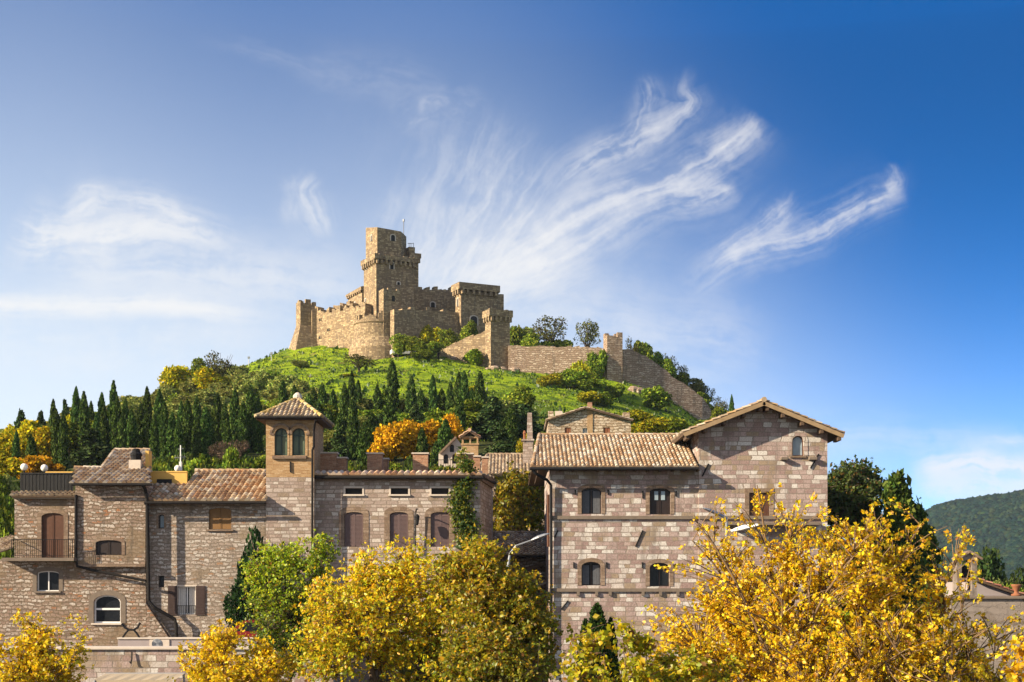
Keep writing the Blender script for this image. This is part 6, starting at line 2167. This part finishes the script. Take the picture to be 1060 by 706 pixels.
DG = [(0.035, 0.062, 0.013), (0.06, 0.09, 0.018), (0.09, 0.115, 0.022)]
conifer('cypress_tree', 618, 627, 58, 26, 'small dark cypress in front of the big pink house wall', 5000, [(0.02, 0.045, 0.01), (0.035, 0.07, 0.016), (0.05, 0.09, 0.02)], 0.025, 2.0, 'cypress', kind='cypress')
conifer('cypress_tree', 606, 643, 58.5, 16, 'smallest of the dark cypresses below the big pink house', 3000, [(0.02, 0.045, 0.01), (0.035, 0.07, 0.016)], 0.03, 2.0, 'cypress', kind='cypress')
conifer('cypress_tree', 632, 642, 58.5, 15, 'narrow dark cypress right beside the small one below the pink house', 3000, [(0.02, 0.045, 0.01), (0.035, 0.07, 0.016)], 0.03, 2.0, 'cypress', kind='cypress')
conifer('pine_tree', 930, 474, 84, 118, 'dark pointed conifer behind the yellow maple at right', 14000, DG, 0.026, 0)
conifer('pine_tree', 951, 508, 84, 84, 'lower dark conifer right of the pointed one behind the maple', 10000, DG, 0.028, 0)
conifer('pine_tree', 898, 486, 88, 76, 'dark conifer between the round tree and the pointed conifer', 9000, DG, 0.028, 0)
conifer('shrub', 972, 588, 66, 66, 'dark evergreen shrub beside the bell gable wall', 6000, DG, 0.04, 0, 'shrub', kind='bush')
conifer('broadleaf_tree', 1018, 562, 120, 60, 'dark tree behind the bell gable at right', 6000, [(0.03, 0.05, 0.014), (0.05, 0.07, 0.02)], 0.035, 0, 'tree', kind='round')
conifer('broadleaf_tree', 1045, 585, 118, 60, 'low dark tree behind the red chapel roof at right', 6000, [(0.03, 0.05, 0.014), (0.05, 0.07, 0.02)], 0.035, 0, 'tree', kind='round')
Y = 89.0
crown_tree('broadleaf_tree', (X(538, Y), Y, 0), 6.0, [blob(538, 520, Y, 30, 32), blob(520, 530, Y, 16, 26), blob(556, 520, Y, 18, 28), blob(540, 545, Y, 34, 22), blob(530, 500, Y, 16, 15), blob(552, 500, Y, 13, 13)],
           900, 14, 0.17, [(0.30, 0.25, 0.014), (0.22, 0.21, 0.014), (0.40, 0.27, 0.014), (0.12, 0.14, 0.014)], 'olive and gold autumn tree in the gap between the two house groups', r0=0.2, nsub=40, spread=0.26, seed=12, gap=0.35, twig_r=0.012)
Y = 86.0
crown_tree('broadleaf_tree', (X(884, Y), Y, 0), 6.0, [blob(884, 515, Y, 30, 38), blob(862, 520, Y, 20, 34), blob(905, 515, Y, 18, 28), blob(885, 490, Y, 20, 14), blob(870, 495, Y, 12, 12)],
           900, 14, 0.16, [(0.045, 0.08, 0.016), (0.075, 0.11, 0.022), (0.11, 0.14, 0.03)], 'dark green round tree right behind the gable of the big house', r0=0.2, nsub=40, spread=0.24, seed=13, gap=0.35, twig_r=0.012)
conifer('evergreen_shrub', 262, 540, 69.5, 36, 'dark ivy-like shrub climbing the foot of the belvedere tower', 5000, [(0.014, 0.035, 0.012), (0.025, 0.055, 0.018)], 0.045, TZ, 'shrub', kind='bush')
conifer('evergreen_shrub', 253, 582, 68.5, 40, 'lower dark evergreen shrub against the pale rubble house wall', 5000, [(0.014, 0.035, 0.012), (0.025, 0.055, 0.018)], 0.045, TZ, 'shrub', kind='bush')

# ivy on the terraced house
n = 5200
t_ = RNG.uniform(0, 1, n)
pxs = 480 + 4 * np.sin(t_ * 9) + RNG.normal(size=n) * np.interp(t_, [0, 0.2, 0.5, 1], [4.2, 6.0, 6.0, 3.0])
pys = 568 - t_ * 92
yy = 70.75 - np.abs(RNG.normal(size=n)) * 0.16
c = np.stack([(pxs - CX) * yy / F, yy, ZC + (HY - pys) * yy / F], 1)
rt = thing('climbing_ivy', P(481, 668, 70.6), 'tall strand of green ivy climbing the right end of the violet stone house', 'ivy')
v, tri, cc = leaf_faces(c, 0.12 * RNG.uniform(0.6, 1.3, n), palette(n, [(0.04, 0.085, 0.016), (0.07, 0.13, 0.02), (0.13, 0.17, 0.02), (0.2, 0.19, 0.02)]), None, 1.2)
link(bpy.data.objects.new('foliage', np_mesh('foliage', v - np.array(rt.location), tri, cc, M_LEAF)), rt)
MB().tube([P(481, 668, 70.65), P(478, 600, 70.7), P(483, 550, 70.7), P(479, 500, 70.7)], [0.06, 0.05, 0.04, 0.015], 6).build('stem', M_BARK, rt)
n = 700
c = np.stack([X(1, 72.8) * 0 + np.array([X(q, 72.6) for q in np.concatenate([RNG.normal(478, 3.5, n // 2), RNG.uniform(446, 474, n - n // 2)])]), RNG.uniform(72.3, 73.4, n), np.array([Z(q, 72.6) for q in np.concatenate([RNG.normal(474, 5, n // 2), RNG.normal(486, 2.0, n - n // 2)])])], 1)
rt = thing('terrace_plants', P(465, 490, 72.6), 'yellowing potted plants along the terrace edge above the ivy', 'plant')
v, tri, cc = leaf_faces(c, 0.13 * RNG.uniform(0.6, 1.3, n), palette(n, [(0.12, 0.16, 0.02), (0.26, 0.24, 0.02), (0.06, 0.1, 0.015)]), None, 1.3)
link(bpy.data.objects.new('foliage', np_mesh('foliage', v - np.array(rt.location), tri, cc, M_LEAF)), rt)

# ------------------------------------------------------------------ vegetation of the hill
# left grove of cypresses: photo column, tip row, distance, width
CY_L = [(16, 446, 124, 9), (33, 450, 120, 12), (55, 414, 138, 10), (59.5, 424, 128, 12), (78, 401, 140, 11), (83, 414, 146, 10), (88, 406, 137, 12), (95, 416, 145, 9), (105, 407, 141, 11), (109, 420, 132, 10), (117, 395, 138, 12), (121, 412, 131, 12),
        (130, 414, 134, 11), (137, 424, 130, 12), (145, 419, 133, 12), (153, 401, 150, 11), (152, 428, 127, 12), (165, 404, 136, 13), (171, 417, 130, 12), (178, 428, 126, 12), (187, 416, 132, 11), (195, 414, 129, 13), (204, 411, 135, 12), (203, 432, 124, 11),
        (212, 422, 125, 14), (224, 408, 131, 12), (232, 419, 128, 11), (243, 404, 130, 13), (251, 416, 126, 12), (259, 401, 133, 15), (267, 408, 131, 11), (65, 428, 124, 11), (99, 430, 128, 10), (126, 428, 126, 10), (160, 430, 124, 10), (185, 434, 123, 10), (236, 436, 122, 10), (218, 430, 128, 10)]
CY_M = [(294, 394, 150, 12), (305, 399, 146, 12), (320, 408, 140, 11), (326, 402, 145, 11), (334, 397, 143, 12), (345, 404, 147, 11), (357, 397, 138, 12), (365, 385, 146, 10), (370, 394, 150, 10), (366, 414, 126, 14), (377.5, 437, 112, 18), (391, 399, 150, 11),
        (406, 374, 150, 15), (404, 412, 122, 17), (414, 424, 134, 14), (425, 390, 147, 13), (436, 403, 150, 11), (449, 389, 150, 11), (457.5, 403, 152, 12), (467, 396, 150, 11), (474, 386, 146, 12), (480, 385, 144, 13), (476, 410, 126, 13), (489, 402, 150, 10), (496, 385, 146, 13),
        (438, 444, 106, 16), (460, 435, 108, 20), (450, 458, 104, 14), (529.5, 420, 122, 14), (523, 432, 128, 12), (351, 428, 128, 12), (340, 424, 130, 12), (386, 428, 128, 14), (314, 418, 134, 12), (300, 420, 130, 12)]
for lst, words, grp in ((CY_L, 'cypress from the left in the grove behind the left-hand tiled roofs', 'cypresses of the left grove'),
                        (CY_M, 'cypress from the left in the grove between the belvedere tower and the castle', 'cypresses below the castle')):
    for i, (px, tip, y, w) in enumerate(sorted(lst)):
        far_tree('cypress', px, tip, y, w * 0.88, 'cypress_tree', 'dark %s %s' % (ORD[i], words), 'cypress', grp)

# broadleaved trees and pines; key, column, tip, distance, width, label
BL = [
    ('pine', 22, 420, 150, 26, 'dark pine at the far left end of the wooded skyline'), ('pine', 42, 421, 148, 20, 'dark pine just right of the leftmost skyline pine'), ('pine', 68, 409, 150, 18, 'slim dark pine on the skyline left of the tall cypresses'),
    ('pine', 95, 440, 121, 54, 'broad dark pine in front of the left cypress grove'), ('pine', 510, 406, 132, 44, 'broad dark pine at the right end of the castle grove'), ('pine', 330, 414, 136, 30, 'broad dark pine above the belvedere tower roof'),
    ('pine', 350, 440, 118, 30, 'dark pine right behind the belvedere tower'), ('pine', 395, 425, 128, 30, 'dark pine above the orange tree'), ('pine', 430, 415, 138, 28, 'dark pine behind the orange tree crown'), ('pine', 310, 440, 124, 30, 'dark pine hidden behind the belvedere roof'),
    ('pine', 520, 440, 116, 40, 'dark conifer left of the stone pinnacle'),
    ('yellow', 25, 432, 132, 44, 'yellow tree below the leftmost skyline pines'), ('yellow', 52, 436, 130, 40, 'yellow tree left of the grove edge'), ('yellow', 8, 446, 128, 44, 'yellow-green tree at the left picture edge'), ('yellow', 72, 428, 145, 30, 'yellow tree glowing between the first cypresses'),
    ('orange', 28, 468, 114, 38, 'bright orange tree behind the two globe lamps'), ('orange', 48, 472, 116, 34, 'orange-yellow tree right of the bright orange one'), ('yellow', 6, 472, 110, 34, 'golden tree at the left edge above the balcony'),
    ('green', 4, 508, 98, 36, 'green tree left of the balcony house'), ('green', 0, 535, 92, 40, 'low green tree beside the balcony at the left edge'), ('olive', 10, 492, 104, 26, 'grey-green tree between the golden tree and the balcony house'),
    ('orange', 405, 434, 116, 44, 'left half of the orange autumn tree below the castle grove'), ('orange', 434, 428, 117, 52, 'large orange autumn tree behind the brick piers'), ('orange', 460, 430, 119, 34, 'right side crown of orange trees behind the little chapel'), ('orange', 396, 456, 112, 30, 'low orange tree behind the second brick pier'),
    ('yellow', 183, 373, 205, 34, 'yellowing tree on the skyline left of the airy green tree'), ('airygreen', 226, 360, 205, 40, 'airy green tree standing up on the left skyline'), ('green', 206, 372, 205, 28, 'dark green tree between the yellowing and the airy skyline trees'),
    ('yellow', 222, 380, 196, 40, 'golden tree below the airy skyline tree'), ('limebush', 266, 462, 104, 18, 'lime green bush beside the belvedere tower'), ('bare', 228, 456, 118, 26, 'leafless grey tree in front of the left grove'), ('bare', 248, 452, 120, 28, 'leafless brownish tree left of the belvedere tower'), ('bare', 152, 468, 118, 20, 'small leafless tree between the roofs and the cypresses'),
    ('airygreen', 372, 366, 214, 44, 'airy green tree on the grass below the round bastion'), ('olive', 312, 372, 226, 20, 'round dark bush on the grassy slope below the left castle tower'), ('yellow', 360, 388, 206, 22, 'yellow tree at the grove edge under the bastion'), 
    ('green', 412, 343, 231, 22, 'olive tree in front of the middle castle wall'), ('green', 426, 347, 229, 26, 'round olive tree right of the castle bastion'), ('green', 444, 352, 227, 28, 'rightmost olive tree in front of the castle'), ('green', 436, 362, 225, 22, 'low olive tree under the castle olives'),
    ('yellow', 445, 334, 238, 24, 'yellow tree against the castle middle wall'), ('green', 462, 338, 237, 22, 'dark green bush right of the yellow castle tree'), ('olive', 474, 343, 237, 16, 'grey bush below the right castle tower'), ('green', 488, 332, 235, 22, 'green bush at the foot of the right castle tower'), ('limebush', 497, 340, 231, 12, 'bright bush left of the wall tower'),
    ('limebush', 492, 355, 227.5, 22, 'bright green bush growing at the foot of the lit wall'), 
    ('green', 533, 334, 240, 20, 'green tree right beside the wall tower'), ('olive', 545, 338, 246, 30, 'dark olive tree behind the long town wall'), ('airygreen', 569, 322, 240, 44, 'large airy tree on the skyline behind the long wall'), ('airygreen', 608, 330, 240, 34, 'smaller airy skyline tree left of the ruined tower'),
    ('green', 555, 345, 238, 34, 'low green tree under the large airy one'), ('green', 585, 350, 240, 26, 'low bush between the two airy skyline trees'), ('bush', 618, 352, 225.4, 22, 'ivy bush clinging left of the ruined tower'),
    ('goldbush', 600, 366, 212, 30, 'golden shrub in the middle of the shaded slope'), ('bush', 590, 378, 208, 34, 'green shrub left of the middle of the shaded slope'), ('goldbush', 571, 384, 205, 22, 'low golden shrub on the left of the shaded slope'), ('bush', 612, 388, 206, 30, 'green shrub right of the golden slope shrub'), ('goldbush', 609, 402, 188, 28, 'yellow-green shrub low on the shaded slope'), ('bush', 625, 402, 190, 26, 'dark shrub low on the shaded slope'),
    ('bush', 635, 392, 210, 22, 'dark round shrub below the ruined tower'), ('bush', 678, 396, 212, 30, 'dark evergreen shrub against the falling wall'), ('goldbush', 655, 420, 160, 34, 'golden shrub right above the rubble cottage'), ('goldbush', 672, 428, 150, 34, 'golden-green shrub right of the cottage chimney'), ('bush', 690, 428, 158, 40, 'green thicket between the cottage and the gable roof'), ('bush', 640, 424, 152, 26, 'green shrub behind the cottage roof'),
    ('limebush', 715, 432, 120, 22, 'bright lime hedge just left of the big gable'), ('limebush', 706, 434, 122, 16, 'bright lime hedge end above the long tiled roof'),
    ('goldbush', 545, 445, 112, 18, 'small yellow bush by the stone pinnacle'), ('bush', 557, 452, 112, 14, 'low green bush left of the cottage'),
    ('airygreen', 655, 346, 238, 18, 'small tree right behind the ruined tower'), ('green', 664, 352, 239, 24, 'first tree behind the falling wall'), ('green', 676, 360, 240, 24, 'second tree down behind the falling wall'), ('airygreen', 692, 364, 241, 24, 'airy tree behind the middle of the falling wall'), ('green', 688, 372, 240, 24, 'third tree down behind the falling wall'), ('airygreen', 706, 374, 242, 22, 'airy tree low behind the falling wall'),
    ('green', 702, 384, 241, 24, 'fourth tree down behind the falling wall'), ('olive', 716, 392, 242, 26, 'dull green tree near the end of the falling wall'), ('airygreen', 732, 398, 242, 22, 'thin tree beyond the end of the falling wall'), ('green', 726, 406, 241, 26, 'last tree down behind the falling wall'), ('airygreen', 745, 408, 241, 22, 'airy tree at the low end of the hill skyline'), ('bush', 742, 418, 238, 24, 'green bush below the end of the wall'), ('green', 754, 420, 238, 22, 'small tree left of the lone skyline cypress'), ('bush', 734, 428, 205, 26, 'bush below the foot of the falling wall'),
    ('yellow', 500, 422, 168, 18, 'yellow tree on the grass right of the castle grove'), ('goldbush', 490, 398, 190, 16, 'yellow bush behind the last grove cypress'),
]
for k, px, tip, y, w, lab in BL:
    far_tree(k, px, tip, y, w, {'pine': 'pine_tree'}.get(k, 'shrub' if 'bush' in k else 'broadleaf_tree'), lab, 'pine' if k == 'pine' else ('shrub' if 'bush' in k else 'tree'), 'trees and shrubs on the castle hill')
far_tree('cypress', 758, 409, 214, 6, 'cypress_tree', 'lone small cypress on the skyline left of the gable roof', 'cypress')

# olive wood filling the slope behind the cypresses: trees nothing tells apart
rs = random.Random(21)
wood_pts = []
for i in range(900):
    y = rs.uniform(140, 226)
    px = rs.uniform(-60, 330)
    x = X(px, y)
    g = gh(x, y)
    py = HY - (g - ZC) * F / y
    # keep the grass of the castle slope open
    lim = np.interp(px, [-60, 60, 150, 215, 255, 300, 330], [440, 430, 400, 392, 398, 412, 424])
    if py < lim:
        continue
    if any((x - a) ** 2 + (y - b) ** 2 < 4.2 ** 2 for a, b in wood_pts):
        continue
    wood_pts.append((x, y))
    if len(wood_pts) >= 115:
        break
for x, y in wood_pts:
    k = rs.choice(['olive', 'olive', 'green', 'olive', 'yellow' if x / y < -0.30 else 'olive'])
    px = CX + x * F / y
    g = gh(x, y)
    hh = rs.uniform(2.4, 4.0)
    tip = HY - (g + hh - ZC) * F / y
    far_tree(k, px, tip, y, rs.uniform(3.4, 5.2) * F / y, 'broadleaf_tree', 'rounded tree of the wood behind the left cypress grove', 'tree', 'wood on the left slope')
m_pts = []
for i in range(500):
    y = rs.uniform(128, 178)
    px = rs.uniform(285, 545)
    x = X(px, y)
    g = gh(x, y)
    py = HY - (g - ZC) * F / y
    if py < 434 or any((x - a) ** 2 + (y - b) ** 2 < 3.6 ** 2 for a, b in m_pts):
        continue
    m_pts.append((x, y))
    hh = rs.uniform(2.2, 3.8)
    far_tree(rs.choice(['green', 'green', 'olive', 'pine']), px, HY - (g + hh - ZC) * F / y, y, rs.uniform(3.2, 5.0) * F / y, 'broadleaf_tree', 'low dark tree filling the grove below the castle', 'tree', 'undergrowth of the castle grove')
    if len(m_pts) >= 55:
        break

# ------------------------------------------------------------------ rough grass of the slope
n = 60000
pxs = RNG.uniform(215, 800, n)
yy = RNG.uniform(130, 258, n)
xx = (pxs - CX) * yy / F
keep = vnoise(xx, yy, 9, 31) + vnoise(xx, yy, 3, 32) * 0.7 + RNG.normal(size=n) * 0.25 > 0.0
xx, yy = xx[keep], yy[keep]
zz = height(xx, yy)
n = len(xx)
c = np.stack([xx, yy, zz + 0.08], 1)
pal = palette(n, [(0.05, 0.10, 0.008), (0.08, 0.14, 0.010), (0.11, 0.17, 0.012), (0.13, 0.18, 0.012)], 0.12)
dry = (vnoise(xx, yy, 14, 40) > 0.32)[:, None]
pal = np.where(dry, palette(n, [(0.12, 0.13, 0.018), (0.10, 0.12, 0.014), (0.09, 0.13, 0.012)], 0.12), pal)
sz = RNG.uniform(0.12, 0.30, n)
weed = (vnoise(xx, yy, 5, 61) + vnoise(xx, yy, 2.2, 62) * 0.7 > 0.52)
pal = np.where(weed[:, None], palette(n, [(0.03, 0.07, 0.008), (0.05, 0.10, 0.010), (0.08, 0.12, 0.012)], 0.2), pal)
sz = np.where(weed, sz * 2.2, sz)
c[:, 2] += np.where(weed, RNG.uniform(0, 0.35, n), 0)
v, tri, cc = leaf_faces(c, sz, pal, np.tile(np.array([[0, 0, 1.0]]), (n, 1)), 1.5, 0.3)
tag(link(bpy.data.objects.new('rough_grass', np_mesh('rough_grass', v, tri, cc, M_LEAF))), kind='stuff')

# ------------------------------------------------------------------ wood covering the far hills
n = 34000
yy = 300 + 1350 * RNG.uniform(0, 1, n) ** 0.6
xx = (RNG.uniform(895, 1190, n) - CX) * yy / F
zz = np.maximum(np.maximum(far_h(xx, yy), 0), height(xx, yy)) + 1.0
bs_ = bmesh.new()
bmesh.ops.create_icosphere(bs_, subdivisions=1, radius=1.0)
bv = np.array([v.co[:] for v in bs_.verts])
bf = np.array([[v.index for v in f.verts] for f in bs_.faces])
bs_.free()
rad = RNG.uniform(1.8, 4.2, n)
V_ = bv[None] * rad[:, None, None] * (1 + RNG.normal(size=(n, len(bv), 1)) * 0.16) * np.array([1, 1, 0.95])
V_ = V_ + np.stack([xx, yy, zz + rad * 0.35], 1)[:, None]
T_ = (bf[None] + (np.arange(n) * len(bv))[:, None, None]).reshape(-1, 3)
colr = np.repeat(palette(n, [(0.005, 0.017, 0.012), (0.009, 0.024, 0.015), (0.014, 0.031, 0.018), (0.024, 0.036, 0.016)], 0.2), len(bv), 0)
tag(link(bpy.data.objects.new('forest', np_mesh('forest', V_.reshape(-1, 3), T_, colr, M_LEAFV))), kind='stuff')

# bushes at the foot of the groves, just behind the house roofs
rs = random.Random(44)
i = 0
for px0, px1, n_, tip0 in ((148, 272, 24, 476), (150, 270, 16, 468), (330, 545, 34, 474), (-10, 60, 6, 498)):
    for j in range(n_):
        px = px0 + (px1 - px0) * (j + rs.uniform(0.2, 0.8)) / n_
        y = rs.uniform(100, 109)
        far_tree(rs.choice(['darkbush', 'darkbush', 'green', 'darkbush', 'bush']), px, tip0 + rs.uniform(-8, 8), y, rs.uniform(26, 44), 'shrub',
                 'low shrub at the foot of the hillside groves just behind the house roofs', 'shrub', 'shrubs behind the house roofs')

RB = [('olive', 968, 594, 128, 26), ('green', 985, 588, 134, 30), ('olive', 1006, 590, 126, 28), ('green', 1026, 592, 140, 30), ('olive', 1044, 594, 128, 28), ('green', 1062, 590, 136, 32), ('olive', 1080, 592, 126, 30), ('green', 996, 596, 150, 34), ('pine', 1034, 586, 150, 22), ('green', 1054, 598, 116, 26), ('olive', 1016, 600, 114, 26), ('green', 976, 602, 112, 26), ('olive', 1036, 601, 112, 24)]
for k, px, tip, y, w_ in RB:
    far_tree(k, px, tip, y, w_, 'broadleaf_tree', 'dark tree in the belt behind the bell gable and red roof at right', 'tree', 'tree belt behind the bell gable')

# the air over the valley
mb = MB().box(-700, 1250, -60, 1720, -3.0, 150)
m, t, out = new_mat('thin_air')
vol = t.node('ShaderNodeVolumePrincipled', None, Color=(0.72, 0.84, 1.0, 1), Density=0.00008, Anisotropy=0.2)
t.l.new(vol.outputs[0], out.inputs['Volume'])
hz_ = tag(mb.build('haze', m), kind='stuff')
